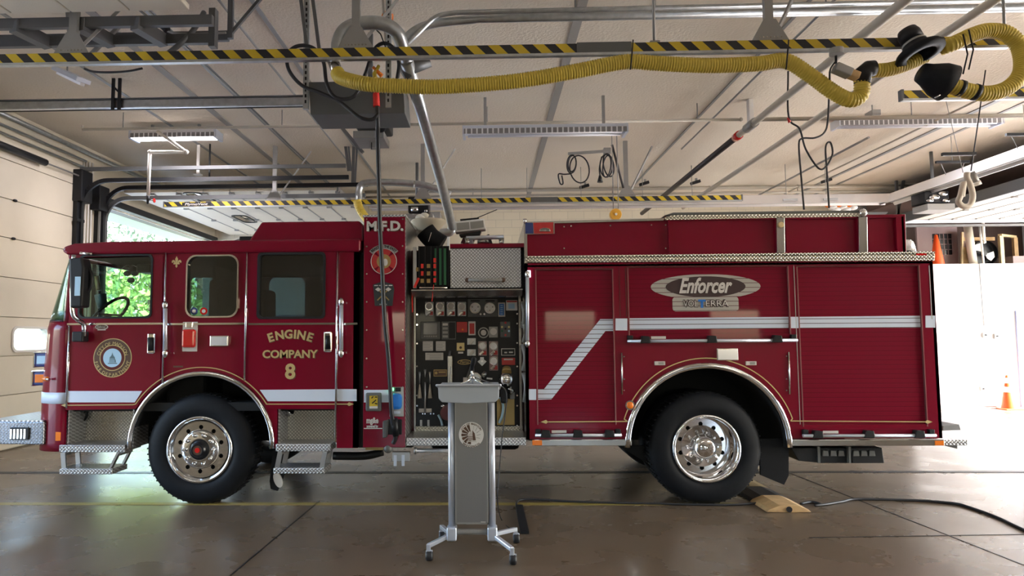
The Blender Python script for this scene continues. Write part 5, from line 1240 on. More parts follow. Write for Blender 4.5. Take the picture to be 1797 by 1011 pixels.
# ---- door lettering, seal, badges
YD = YS - .0145
x, z = s(510, 590)
xc, zc_ = s(510, 640); rr_ = 52 * YS / 1200
R_ = .62
arc_text('letter_shadow', 'ENGINE', xc + .006, z - R_ - .006 + .015, R_, 90, 44, YD, .115, 'brown', rd, bold=.004)
arc_text('lettering', 'ENGINE', xc, z - R_ + .015, R_, 90, 44, YD - .002, .115, 'gold', rd, bold=.004)
slab_text('COMPANY', 510, 622, .105, .54, rd, YD, bold=.003); slab_text('8', 510, 653, .20, .10, rd, YD, bold=.006)
x, z = s(199, 628); k = YS / 1200
sl = MB().disc((x, YD - .001, z), 34.5 * k, .002, seg=48).obj('city_seal', 'gold', fd)
for i, (r_, m) in enumerate(((33, 'brown'), (23, 'gold'), (21.5, 'darkred'), (16.5, 'skyblue'))): MB().disc((x, YD - .002 - .001 * i, z), r_ * k, .002, seg=48).obj('seal_ring' if i < 3 else 'seal_sky', m, sl)
arc_text('lettering', 'CITY OF MADISON', x, z, 25.3 * k, 90, 160, YD - .0045, .046, 'gold', sl); arc_text('lettering', 'FIRE DEPARTMENT', x, z, 30.3 * k, 270, 160, YD - .0045, .046, 'gold', sl, True)
def dome(x, z, q, Y, par, m1='teal', m2='skyblue'):
    mb = MB(); mb.prism([(x - .35 * q, z - .45 * q), (x + .45 * q, z - .45 * q), (x + .40 * q, z - .1 * q), (x + .33 * q, z - .1 * q), (x + .3 * q, z + .15 * q), (x + .1 * q, z + .38 * q), (x + .05 * q, z + .5 * q), (x, z + .72 * q), (x - .05 * q, z + .5 * q), (x - .1 * q, z + .38 * q), (x - .3 * q, z + .15 * q), (x - .33 * q, z - .1 * q)], Y - .001, Y)
    mb.box(x - .5 * q, x + .6 * q, Y - .001, Y, z - .6 * q, z - .5 * q); d = mb.obj('capitol_dome', m1, par)
    c_ = MB()
    for i in range(5): c_.box(x + (-.28 + .13 * i) * q, x + (-.23 + .13 * i) * q, Y - .002, Y - .001, z - .42 * q, z - .12 * q)
    c_.box(x - .3 * q, x + .2 * q, Y - .002, Y - .001, z - .05 * q, z + .0 * q); c_.obj('columns', m2, d)
dome(x, z - .008, 15 * k, YD - .0055, sl)
x, z = s(180, 574); bd = MB().disc((x, YD - .003, z), .065, .006, sx=1).obj('door_badge', 'label', fd)
for v in bd.data.vertices: v.co.z = z + (v.co.z - z) * .42
b2 = MB().disc((x, YD - .005, z + .002), .055, .004).obj('badge_oval', 'brown', bd)
for v in b2.data.vertices: v.co.z = z + (v.co.z - z) * .36
text('lettering', 'Enforcer', x, z, YD - .006, .03, 'label', bd, 0, .3, .085); pbox('badge_tab', 173, 576, 187, 580, 'label', bd, .004, .018)
# fleur-de-lis
x, z = s(310, 460); g = MB(); Yf = YS - .003
g.prism([(x + a * .05, z + b * .05) for a, b in ((0, 1.15), (.28, .6), (.22, .2), (.08, -.2), (-.08, -.2), (-.22, .2), (-.28, .6))], Yf, YS)
for f in (-1, 1): g.prism([(x + f * a * .05, z + b * .05) for a, b in ((.12, -.2), (.35, .3), (.7, .45), (.98, .15), (.9, -.2), (.7, -.05), (.55, .05), (.4, -.25))][::f], Yf, YS)
g.box(x - .03, x + .03, Yf - .001, YS, z - .022, z - .008); g.prism([(x + a * .05, z + b * .05) for a, b in ((-.1, -.45), (.1, -.45), (.22, -.8), (0, -1.15), (-.22, -.8))], Yf, YS); g.obj('fleur_de_lis', 'gold', eng)
# grey bracket with red lens, white light
gb = pbox('accessory_plate', 321, 565, 347, 617, 'label', eng, .012, .012, bev=.004); pbox('red_lens', 322, 578, 345, 610, 'redlens', gb, .05, .05, bev=.02); pbox('latch', 328, 566, 340, 575, 'chrome', gb, .02, .03, bev=.004)
def whitelight(x0, y0, x1, y1, nm='scene_light'):
    l = pbox(nm, x0, y0, x1, y1, 'chrome', eng, .03, .03, bev=.008); pbox('lens', x0 + 2, y0 + 2, x1 - 2, y1 - 2, 'lens', l, .02, .036)
whitelight(370, 589, 403, 608); whitelight(1256, 611, 1294, 633)
pbox('small_emblem', 304, 642, 321, 645, 'brown', eng, .003, .002)

# ================= pump house
yc = YS + .12
MB().box(tb1, X(921, 600), YP + .02, YE, Z(775), Z(430, 800, yc)).obj('pump_house_core', 'darkred', eng)
MB().box(X(790, 430, yc), X(919, 430, yc), yc - .02, YE - .1, Z(435, 850, yc), Z(428, 850, yc)).obj('pump_house_roof', 'red', eng)
cd_ = pbox('crosslay_door', 790, 436, 914, 505, 'diamond', eng, .03, .01, yc, .004)
hb = MB().tube([W(820, 491.5, yc - .05), W(883, 491.5, yc - .05)], .017, 10).obj('crosslay_handle', 'graymetal', cd_)
for px in (820, 883): MB().ball(W(px, 491.5, yc - .04), .024, (1, 1.2, 1)).obj('handle_bracket', 'brown', hb)
MB().box(X(723, 600, yc), X(921, 600, yc), yc + .03, YP, Z(508, 820, yc), Z(440, 820, yc)).obj('crosslay_box', 'interior', eng)
nb = pbox('cargo_net', 734, 432, 788, 502, 'interior', eng, .02, .0, yc)
nn = MB()
for k in range(6): a = W(735 + k * 10.5, 432, yc - .01); b = W(735 + k * 10.5, 502, yc - .01); nn.bar(a, b, .008, .014)
nn.obj('net_cord', 'black', nb)
gm = MB()
for k in range(3):
    x, z0_ = S(765 + k * 8, 500, yc - .008); z1_ = S(765 + k * 8, 436, yc - .008)[1]
    MB().box(x - .012, x + .012, yc - .012, yc - .006, z0_, z1_).obj('green_webbing', 'green', nb)
gm = MB()
for px, py in ((741, 467), (763, 457), (763, 467), (763, 480), (763, 492), (741, 480)): x, z = S(px, py, yc - .01); gm.box(x - .013, x + .013, yc - .016, yc - .01, z - .022, z + .022)
gm.obj('red_webbing', 'strap', nb)
gm = MB()
for px, py in ((733, 473), (752, 467), (752, 480), (752, 493), (741, 493)): x, z = S(px, py, yc - .01); gm.box(x - .017, x + .017, yc - .014, yc - .01, z - .02, z + .02)
gm.obj('folded_hose', 'golddim', nb)
pbox('net_channel', 725, 434, 731, 506, 'brushed', eng, .03, .01, yc)
MB().bar(W(761, 500, yc - .04), W(758, 529, yc - .06), .005, .03).obj('red_strap', 'strap', eng); MB().bar(W(735, 488, yc - .02), W(727, 505, yc - .02), .005, .025).obj('red_strap', 'strap', eng)
MB().bar(W(723, 508, yc), W(724, 548, yc + .05), .01, .02).obj('red_strap', 'strap', eng)
zc0, zc1 = Z(519, 820, yc - .1), Z(507.5, 820, yc - .12)
cn = MB().prism([(yc - .12, zc1), (yc - .12, zc1 - .012), (yc - .02, zc0), (yc + .3, zc0), (yc + .3, zc1)], X(722, 515, yc - .1), X(917, 515, yc - .1), 'x').obj('panel_canopy', 'steel', eng, .003)
MB().tube([W(736, 505, yc - .02), W(785, 505, yc - .02)], .01, 8).obj('net_rail', 'steel', eng)
# floodlight on the roof, roof rail, black hose roll
fl = thing  # (parts of the engine)
Yf = YS + .55
fb = MB().prism(pp([(797, 389), (850, 383), (853, 402), (799, 408)], Yf), Yf, Yf + .16).obj('floodlight', 'whitewall', eng, .012)
MB().prism(pp([(801, 392), (823, 390), (824, 402), (802, 404)], Yf), Yf - .008, Yf).obj('floodlight_lens', 'graymetal', fb); MB().prism(pp([(825, 390), (848, 387), (849, 399), (826, 402)], Yf), Yf - .008, Yf).obj('floodlight_lens', 'graymetal', fb)
MB().prism(pp([(805, 411), (845, 405), (842, 413), (808, 416)], Yf), Yf, Yf + .1).obj('floodlight_base', 'black', fb, .01); MB().tube([W(824, 412, Yf + .05), W(824, 430, Yf + .05)], [.03, .045], 12).obj('floodlight_post', 'alu', fb)
MB().prism(pp([(807, 384), (840, 381), (841, 385), (808, 388)], Yf), Yf + .02, Yf + .14).obj('floodlight_top_fin', 'black', fb)
hr = MB().tube([W(818, 418, Yf - .2), W(884, 416, Yf - .2)], .022, 12).obj('roof_handrail', 'alu', eng)
for px in (820, 880): MB().tube([W(px, 418, Yf - .2), W(px, 432, Yf - .2)], [.03, .02], 10).obj('rail_foot', 'steel', hr)
MB().tube([W(838, 424, Yf + .1), W(860, 424, Yf + .1)], .04, 10).obj('monitor_pipe', 'steel', eng); MB().bar(W(812, 420, Yf + .3), W(830, 428, Yf + .3), .1, .1).obj('red_valve', 'darkred', eng)
MB().bar(W(856, 412, Yf), W(862, 428, Yf), .03, .03).obj('monitor_lever', 'black', eng); MB().cyl(W(836, 383, Yf), W(872, 368, Yf + .2), .005, 6).obj('antenna', 'black', eng)
bgp = MB().tube(smooth([W(746, 405, YS + .7), W(757, 418, YS + .7), W(775, 430, YS + .7)], 4), [.11] * 9, 14).obj('hose_roll', 'rubber', eng); MB().bar(W(757, 408, YS + .58), W(752, 424, YS + .58), .005, .02).obj('white_band', 'white', bgp)
bl = MB(); o = W(752, 396, YS + 1.0); bl.lathe([(.001, .08), (.19, .06), (.20, .04), (.12, -.05), (.11, -.15), (.001, -.15)], tuple(o), 'z', 24); mo = bl.obj('deck_gun', 'pipe', eng)
for a, b, r in ((738, 382, .05), (728, 398, .06), (745, 378, .04), (738, 410, .05)): MB().ball(W(a, b, YS + 1.0), r, (1.2, 1, .8)).obj('gun_fitting', 'white' if b == 382 else 'pipewhite', mo)

# pump panel itself
pn = pbox('pump_panel', 727, 519, 916, 749, 'blackgloss', eng, .02, .0, YP)
for a, b in ((727, 730), (911, 915)): pbox('panel_edge', a, 519, b, 762, 'steel', pn, .04, .03, YP)
pbox('kick_plate', 727, 748, 917, 763, 'diamondwarm', eng, .02, .02, YP)
q = YP - .003
def it(name, x0, y0, x1, y1, mat, proud=.015, bev=.003, par=pn): return pbox(name, x0, y0, x1, y1, mat, par, .02, proud, YP, bev)
def dial(name, px, py, r, mat, par, d=.02, Y=YP): x, z = S(px, py, Y); return MB().disc((x, Y - d, z), r * YP / 1200, .012, seg=20).obj(name, mat, par)
def gauge(x0, y0, x1, y1, m='brushed', low='redlabel'):
    g_ = it('discharge_gauge', x0, y0, x1, y1, m, .02, .006); cx = (x0 + x1) / 2; w_ = x1 - x0
    dial('gauge_bezel', cx, y0 + w_ * .52, w_ * .47, 'chrome', g_, .032); dial('gauge_face', cx, y0 + w_ * .52, w_ * .36, 'label' if m == 'brushed' else 'white', g_, .036)
    it('gauge_label', x0 + w_ * .55, y1 - w_ * .55, x1 - 1, y1 - 2, low, .022, 0, g_); MB().bar(W(x0 + 3, y1 - 2, YP - .05), W(cx + 2, y1 - w_ * .5, YP - .06), .02, .025).obj('gauge_handle', 'chrome', g_, .004)
for k in range(4): gauge(746 + 19 * k, 530, 761 + 19 * k, 555)
gc = it('master_gauge_plate', 821, 525, 873, 556, 'graybox', .012)
for px in (834, 859.5): dial('gauge_bezel', px, 541, 9.6, 'chrome', gc, .03); dial('gauge_face', px, 541, 7.6, 'white', gc, .034); 
for px, py in ((829, 539), (839, 539), (834, 545), (854.5, 539), (864.5, 539), (859.5, 545)): dial('gauge_numeral', px, py, 1.3, 'graymetal', gc, .036)
for px in (843.5, 850): dial('knob', px, 551.5, 1.8, 'chrome', gc, .03)
for a, b in ((826, 842), (852, 868)): it('plate_label', a, 527, b, 529.5, 'black', .014, 0, gc)
bb = it('tank_level_gauge', 874, 531, 886.5, 556, 'label'); it('blue_display', 876, 533.5, 884.5, 553.5, 'blue', .018, 0, bb)
for k in range(5): it('level_mark', 878, 536 + 3.6 * k, 882.5, 537.3 + 3.6 * k, 'skyblue', .02, 0, bb)
wl = it('warning_label', 888, 527, 908, 545, 'white'); it('label_stripe', 889, 528, 907, 530.5, 'redlabel', .018, 0, wl); it('label_picture', 892, 533, 903, 542, 'skyblue', .018, 0, wl)
mon = it('engine_display', 738, 564.5, 773, 596, 'graybox', .03, .008); it('display_screen', 744, 567.5, 767.5, 587, 'lcd', .033, 0, mon)
for k in range(6): it('display_button', 744.5 + 4 * k, 589, 747 + 4 * k, 591.5, 'graymetal', .034, 0, mon)
kp = it('control_keypad', 775, 564.5, 800, 596, 'graybox', .012); it('keypad_side', 788, 566, 799, 594, 'black', .014, 0, kp)
for k in range(4): it('keypad_button', 777, 567.5 + 7 * k, 786, 571.5 + 7 * k, 'label' if k == 0 else 'graymetal', .018, .002, kp)
rs = it('foam_control', 801.5, 565, 820, 583.5, 'redlabel', .02, .004); dial('amber_dot', 812, 578.5, 1.6, 'amber', rs, .024)
rt = it('pressure_governor', 822, 564, 834.5, 588.5, 'label', .012, .004); it('governor_face', 824, 567.5, 832.5, 586, 'redlabel', .016, 0, rt)
dial('throttle_ring', 848.5, 584, 9.6, 'graymetal', pn, .02); dial('throttle_gap', 848.5, 584, 7.5, 'black', pn, .024); kn = dial('throttle_knob', 848.5, 584, 5, 'chrome', pn, .045)
gg = it('intake_gauge', 858, 573.5, 873.5, 592.5, 'graymetal'); dial('gauge_face', 866, 582, 6, 'label', gg, .03)
rl_ = it('relief_control', 877.6, 564.5, 896.5, 592.5, 'graybox', .015, .01)
for px, py, m in ((887, 566.5, 'redlabel'), (881, 574, 'gold'), (893, 574, 'gold'), (881, 581, 'green'), (893, 581, 'skyblue'), (887, 588, 'redlabel'), (887, 577, 'lcd')): dial('status_lamp', px, py, 1.9, m, rl_, .022)
for x0, x1 in ((742, 760), (765, 782)):
    lb = it('instruction_plate', x0, 599, x1, 616, 'label')
    for k in range(5): it('printed_line', x0 + 2, 601.5 + 2.9 * k, x1 - 2 - (k % 2) * 3, 602.3 + 2.9 * k, 'graymetal', .017, 0, lb)
lb = it('instruction_plate', 746.6, 619, 778, 632, 'label')
for k in range(4): it('printed_line', 749 + (5 if k else 0), 621 + 2.8 * k, 775, 621.9 + 2.8 * k, 'graymetal', .017, 0, lb)
yb_ = it('yellow_caution_plate', 801.5, 601.7, 815.2, 615.6, 'gold'); dial('caution_mark', 808.5, 610, 2.3, 'brown', yb_, .02); it('caution_tab', 804, 617.5, 813, 620.5, 'label', .012, 0, yb_)
for y0 in (593.6, 613): 
    v = it('valve_plate', 820, y0, 835, y0 + 11.5, 'brushed'); MB().bar(W(824, y0 + 10, YP - .04), W(831, y0 + 3, YP - .05), .02, .025).obj('valve_handle', 'label', v)
gauge(839, 599, 854.5, 624.5, 'pinkish'); gauge(858, 599, 874, 624.5, 'pinkish'); gauge(858.5, 625, 874, 650.5, 'pinkish')
x, z = S(846, 634.5, YP); dmd = MB().prism([(x - .048, z), (x - .02, z + .02), (x - .02, z + .045), (x + .02, z + .045), (x + .02, z + .02), (x + .048, z), (x, z - .048)], YP - .02, YP).obj('drain_valve', 'brushed', pn, .004); dial('drain_pin', 846, 634, 2, 'white', dmd, .03)
bl_ = it('nameplate', 879.5, 611.5, 904, 624, 'label', .01); it('nameplate_face', 880.8, 612.8, 902.7, 622.7, 'black', .014, 0, bl_); it('nameplate_mark', 885, 617.5, 890, 620, 'label', .016, 0, bl_); it('nameplate_mark', 893, 617, 900, 619.5, 'label', .016, 0, bl_)
rl2 = it('red_placard', 880.5, 628, 904, 640.6, 'redlabel', .01); it('placard_line', 884, 629.5, 900, 632, 'label', .014, 0, rl2)
x, z = S(815, 635.5, YP); ov = MB().disc((x, YP - .012, z), .072, .012, sx=1).obj('oval_emblem', 'golddim', pn)
for v in ov.data.vertices: v.co.z = z + (v.co.z - z) * .36
o2 = MB().disc((x, YP - .014, z), .064, .012).obj('oval_inner', 'black', ov)
for v in o2.data.vertices: v.co.z = z + (v.co.z - z) * .30
text('lettering', 'Pierce', x, z, YP - .015, .04, 'golddim', ov, 0, .3, .09)
bz = it('builder_plate', 761, 648.7, 784.6, 660.7, 'golddim'); it('plate_face', 762.2, 650, 783.4, 659.5, 'brown', .017, 0, bz); dial('plate_mark', 765.5, 654.5, 2.4, 'golddim', bz, .02); it('plate_line', 770, 652, 782, 654, 'golddim', .018, 0, bz)
MB().tube(smooth([W(a, b, YP - d) for a, b, d in ((790, 616, .01), (789, 625, .05), (791, 645, .07), (790, 660, .07), (790, 690, .07))], 5), [.012] * 21, 10).obj('curved_pull', 'brushed', pn)
MB().box(X(785, 640, YP - .08), X(794.5, 640, YP - .08), YP - .08, YP - .06, Z(690, 790, YP - .08), Z(624, 790, YP - .08)).obj('pull_bar', 'steel', pn, .01)
for px, y0, y1, y2 in ((736.5, 653, 674, 699), (746, 649, 662, 680), (754.5, 653, 674, 699)):
    l = MB().tube([W(px, y0, YP - .05), W(px, y0 + 6, YP - .06), W(px, y1, YP - .05)], [.014, .010, .007], 8).obj('pull_lever', 'brushed', pn); 
    if px != 746: MB().tube([W(px, y1, YP - .05), W(px, y2, YP - .06)], [.005, .024], 8).obj('lever_grip', 'pipe', l)
MB().tube([W(746, 671, YP - .06), W(746, 723, YP - .06)], .011, 8).obj('long_lever', 'brushed', pn); it('lever_label', 735, 717, 757.5, 724, 'label', .01); 
for px in (739, 752): it('slot_plate', px - 2, 737, px + 2, 748, 'brushed', .01)
for px in (742, 746, 756, 761): dial('panel_bolt', px, 726, 1.2, 'chrome', pn, .012)
for px, pys in ((732, (552, 570, 603, 643, 694, 712)), (907.5, (551, 568, 602, 643, 694, 712, 747))):
    for py in pys: dial('panel_bolt', px, py, 1.5, 'chrome', pn, .012)
# outlets, valves and pipes low on the panel
cb_ = MB().ball(W(889, 666, YP - .12), .075, (1, .8, 1)).obj('discharge_cap', 'chrome', pn); MB().tube([W(889, 654, YP - .1), W(889, 647, YP - .06)], [.05, .045], 14).obj('cap_flange', 'golddim', cb_)
MB().tube([W(893, 680, YP - .1), W(900, 690, YP - .1)], .03, 12).obj('cap_neck', 'steel', cb_)
dv = MB().disc(tuple(W(833, 666, YP - .15)), .072, .12, seg=28).obj('large_discharge', 'steel', pn, .01); MB().disc(tuple(W(833, 666, YP - .165)), .055, .03).obj('discharge_face', 'brushed', dv)
MB().prism(pp([(812, 678), (826, 640), (832, 640), (834, 678)], YP), YP - .1, YP - .02).obj('discharge_bracket', 'graybox', pn, .01); MB().tube([W(846, 655, YP - .1), W(852, 660, YP - .1)], .035, 12).obj('side_outlet', 'steel', pn)
MB().bar(W(854, 664, YP - .08), W(864, 665, YP - .08), .02, .015).obj('white_tag', 'white', pn); MB().bar(W(813, 667, YP - .1), W(820, 667, YP - .1), .04, .05).obj('white_fitting', 'label', pn)
ip = it('inlet_plate', 872, 700, 903, 746, 'golddim', .012, .004); MB().tube(smooth([W(878, 697, YP - .08), W(883, 712, YP - .1), (W(881, 730, YP - .1)), W(876, 742, YP - .08)], 5), .014, 10).obj('drain_hose', 'skyblue', ip)
MB().box(*sorted((X(894, 700, YP), X(903, 700, YP))), YP - .06, YP, Z(700, 898, YP), Z(686, 898, YP)).obj('latch_plate', 'graymetal', pn, .01); MB().box(X(878, 690, YP), X(890, 690, YP), YP - .2, YP, Z(705, 884, YP), Z(680, 884, YP)).obj('black_valve', 'black', pn, .02)
il = MB().tube(smooth([W(774, 713, YP - .1), W(779, 712, YP - .12), W(776, 718, YP - .1)], 4), .012, 8).obj('chrome_handle', 'chrome', pn); MB().tube(smooth([W(769, 728, YP - .08), W(774, 738, YP - .08), W(776, 747, YP - .08)], 4), .012, 8).obj('drain_hose', 'skyblue', pn)
MB().disc(tuple(W(785, 725, YP - .15)), .075, .15, seg=24).obj('suction_inlet', 'darkred', pn, .01)
# hoses hanging at the right edge of the recess, running board
for k, (a, b, c, d) in enumerate(((916, 530, 919, 575), (917, 565, 922, 600), (916, 605, 921, 650), (918, 655, 922, 705))):
    MB().tube(smooth([W(a, b, YS + .3), W(c, (b + d) / 2, YS + .25), W(a + 1, d, YS + .3)], 5), .016, 8).obj('stowed_strap', 'graymetal', eng)
rb = pbox('running_board', 713, 768, 923, 782, 'diamond', eng, .5, .01, YS + .0, .004); MB().tube([W(730, 791, YS + .1), W(800, 791, YS + .1)], .02, 10).obj('drain_pipe', 'alu', eng); MB().tube([W(727, 791, YS + .08), W(731, 791, YS + .08)], .035, 10).obj('drain_cap', 'brushed', eng)

# ================= rear body
bx0, bx1 = X(922, 600), X(1641, 600)
xt = X(1636, 450); xbm = X(1655, 780); bxm = (xt + xbm) / 2
ztop = Z(462, 1280); z0b = Z(770, 1280)
outb = [(bx0, Z(462, 930)), (bxm, Z(455, 1636)), (bxm, z0b)] + [p for p in arch(WX2, WZ2, A2 - .02, z0b)][::-1] + [(bx0, z0b)]
Rd = {}
door_px = {'a': (942, 473, 1078, 742), 'b': (1103, 468, 1385, 592), 'c': (1404, 467, 1620, 745)}
holes = []
for k_, (a, b, c, d) in door_px.items(): x0, x1, z0, z1 = rp(a, b, c, d); Rd[k_] = (x0, x1, z0, z1); holes.append([(x0, z0), (x1, z0), (x1, z1), (x0, z1)])
plate('body_side', [outb] + holes, YS, YS + .04, 'red', eng)
MB().box(bx0 + .01, bxm - .01, YE - .04, YE, z0b, ztop).obj('body_far_side', 'red', eng)
MB().box(bx0, bx0 + .03, YS + .0, YE, z0b, Z(390, 921)).obj('body_front_wall', 'steel', eng); MB().box(bxm - .03, bxm, YS, YE, z0b, ztop).obj('body_rear_wall', 'red', eng)
MB().box(bx0, bxm, YS, YE, ztop - .02, ztop + .0).obj('body_top', 'diamond', eng)
def rollup(key, bar_y, stripe=None, low=True):
    x0, x1, z0, z1 = Rd[key]
    rd_ = MB().box(x0, x1, YS + .018, YS + .03, z0, z1).obj('roll_up_door', 'slatred', eng)
    for x in (x0, x1): MB().box(x - .005, x + .005, YS - .004, YS + .02, z0 - .02, z1).obj('door_track', 'hingeline', rd_)
    MB().box(x0 - .01, x1 + .01, YS - .002, YS + .02, z1 - .004, z1 + .012).obj('door_header', 'darkred', rd_)
    zb_ = Z(bar_y, 1240); xs0, xs1 = x0 - .03, x1 + .04
    lb = MB().tube([(xs0, YS - .05, zb_), (xs1, YS - .05, zb_)], .016, 10).obj('lift_bar', 'alu', rd_)
    MB().box(x0, x1, YS - .006, YS + .02, zb_ + .01, zb_ + .06).obj('bottom_bar', 'slatred', rd_)
    n_ = 3
    for f in (.09, .5, .90): x = x0 + (x1 - x0) * f; MB().prism([(x - .05, zb_ - .02), (x + .05, zb_ - .02), (x + .04, zb_ + .045), (x - .03, zb_ + .05)], YS - .075, YS - .01).obj('bar_bracket', 'black', lb, .006)
    for x in (xs0 + .03, xs1 - .03): MB().box(x - .025, x + .025, YS - .05, YS - .01, zb_ + .0, zb_ + .055).obj('bar_end_clamp', 'black', lb, .006)
    MB().box(x0 + (x1 - x0) * .09 + .06, x0 + (x1 - x0) * .09 + .20, YS - .04, YS - .035, zb_ + .02, zb_ + .045).obj('bar_label', 'label', lb)
    return rd_
ra = rollup('a', 762); rbb = rollup('b', 598); rcc = rollup('c', 764)
# openings below the shorter curtain: fill strip between curtain and bar
# white reflective stripe (on the slats and on the posts between)
ys = YS + .0165
MB().prism(pp([(1054, 560), (1078, 560), (1078, 581), (1063, 581), (968, 701), (942, 702), (942, 683), (955, 683)]), ys - .001, ys + .002).obj('body_stripe', 'slatwhite', ra)
MB().prism(pp([(1103, 558.5), (1385, 556), (1385, 576), (1103, 579)]), ys - .001, ys + .002).obj('body_stripe', 'slatwhite', rbb)
MB().prism(pp([(1404, 556), (1620, 554), (1620, 575), (1404, 576)]), ys - .001, ys + .002).obj('body_stripe', 'slatwhite', rcc)
for x0, x1, ya, yb_2 in ((1080, 1101, 559, 580), (1387, 1402, 556, 576), (1624, 1641, 554, 575), (928, 941, 683, 702)): para('body_stripe', [(x0, ya), (x1, ya), (x1, yb_2), (x0, yb_2)], 'stripewhite', Y0=YS - .002, Y1=YS + .001)
# emblem on the middle roll-up door
x, z = s(1239, 503); ky = YS / 1200
def ell(cx, cz, a, b, n_=48): return [(cx + a * math.cos(2 * math.pi * i / n_), cz + b * math.sin(2 * math.pi * i / n_)) for i in range(n_)]
em = plate('door_emblem', [ell(x, z, 95 * ky, 22 * ky)], ys - .002, ys + .001, 'slatpale', rbb)
x2, z2 = s(1239, 533); MB().prism(rr(x2 - 57 * ky, x2 + 57 * ky, z2 - 13 * ky, z2 + 12 * ky, .03), ys - .0015, ys + .001).obj('emblem_tab', 'slatpale', em)
plate('emblem_oval', [ell(x, z, 69 * ky, 18.2 * ky)], ys - .004, ys - .002, 'oval', em)
text('lettering', 'Enforcer', x, z + .004, ys - .0045, .20, 'label', em, .006, .35, 92 * ky)
for st_, dx_, wd_ in (('VOL', -26, 26), ('ERRA', 20, 40)): text('letter_outline', st_, x2 + dx_ * ky, z2, ys - .003, .088, 'oval', em, .007, 0, wd_ * ky); text('lettering', st_, x2 + dx_ * ky, z2, ys - .005, .085, 'label', em, .0, 0, (wd_ - 1.2) * ky)
text('letter_t', 'T', x2 - 6.5 * ky, z2 - .003, ys - .006, .10, 'blue', em, .006)
# top edge trim (diamond plate) and upper body
tp = MB().prism(pp([(922, 452), (1637, 444), (1637, 458), (922, 461)]), YS - .03, YS + .03).obj('edge_trim', 'diamondwarm', eng, .004)
pbox('edge_marker', 1604, 445.5, 1622, 449, 'redlens', tp, .01, .035)
MB().prism(pp([(922, 450), (1637, 442), (1637, 446), (922, 454)]), YS - .03, YE).obj('edge_deck', 'diamondwarm', eng)
ub = MB().prism(pp([(921, 392), (1167, 385), (1167, 380), (1589, 376), (1591, 446), (921, 455)], YS + .03), YS + .03, YS + .07).obj('hose_bed_side', 'red', eng, .003)
MB().prism(pp([(921, 392), (1167, 385), (1589, 377), (1591, 446), (921, 455)], YS + .03), YE - .1, YE - .06).obj('hose_bed_far_side', 'red', eng)
MB().box(X(925, 420), X(1588, 420), YS + .07, YE - .1, Z(450, 1200), Z(400, 1200)).obj('hose_bed_load', 'interior', eng)
MB().box(X(1587, 420), X(1591, 420), YS + .03, YE - .06, Z(445, 1590), Z(379, 1590)).obj('hose_bed_rear', 'darkred', eng)
for a, b in ((1172, 1361), (1377, 1504), (1521, 1572)):
    for c, d, e, f in ((a, 384, b, 386.5), (a, 384, a + 2, 444), (b - 2, 384, b, 444)): pbox('panel_lip', c, d - (c - 1172) * .01, e, f - (c - 1172) * .01, 'red', ub, .05, .03, YS + .03)
MB().prism(pp([(921, 389), (1165, 383), (1165, 387), (921, 393)], YS), YS - .0, YS + .08).obj('top_rail', 'steel', eng)
fg = MB().prism(pp([(921, 390), (973, 389), (973, 411), (921, 412)], YS + .02), YS + .005, YS + .02).obj('polished_panel', 'chrome', eng, .003); MB().prism(pp([(922, 391), (935, 391), (936, 410), (922, 410)], YS), YS - .002, YS + .006).obj('blue_field', 'bluedark', fg)
MB().prism(pp([(936, 391), (971, 390), (971, 410), (937, 410)], YS), YS - .002, YS + .006).obj('red_field', 'redlabel', fg); MB().prism(pp([(946, 407), (947, 402), (953, 400), (960, 400), (965, 402), (966, 407)], YS), YS - .02, YS).obj('corner_light', 'chrome', fg, .006)
MB().prism(pp([(1165, 379), (1180, 374), (1518, 370), (1518, 374), (1180, 378)], YS + .03), YS - .0, YE - .1).obj('bed_cover', 'graybox', eng)
MB().prism(pp([(1168, 381), (1182, 378), (1510, 374), (1518, 376), (1518, 380), (1168, 386)], YS), YS - .01, YS + .05).obj('cover_rail', 'diamondwarm', eng)
for a, b in ((1362, 1376), (1506, 1521)): st_ = MB().prism(pp([(a, 381), (b, 381), (b + 1, 444), (a + 1, 444)], YS), YS - .01, YS + .03).obj('rail_stanchion', 'steel', eng, .003)
x, z = s(1369, 395); MB().disc((x, YS - .03, z), .028, .03).obj('stanchion_knob', 'woodpale', eng, .004); MB().ball(W(1514, 374, YS), .04).obj('hinge_cap', 'chrome', eng)
for px, py in ((990, 398), (1002, 397), (1071, 396), (1143, 395), (1168, 395), (990, 436), (1168, 436)): dd = MB().disc((*S(px, py, YS + .03)[:1], YS + .025, S(px, py, YS + .03)[1]), .007, .006, seg=8).obj('rivet', 'steel', ub)
MB().tube([W(921, 392, YS), W(921, 384, YS)], [.012, .02], 8).obj('corner_post', 'chrome', eng)
# rotating beacon at the rear corner
x, z = s(1606, 441); be = MB(); be.lathe([(.001, .11), (.08, .11), (.10, .09), (.115, .0), (.001, 0)], (x, YS + .2, z + .02), 'z', 28); b_ = be.obj('beacon', 'lens', eng); MB().disc((x, YS + .2, z - .0), .105, .02, 'z').obj('beacon_base', 'black', b_); MB().tube([(x, YS + .2, z + .13), (x, YS + .2, z + .2)], [.035, .03], 12).obj('beacon_post', 'steel', b_); MB().tube([(x, YS + .2, z + .2), (x, YS + .2, z + .26)], [.028, .01], 12).obj('beacon_tip', 'amber', b_)
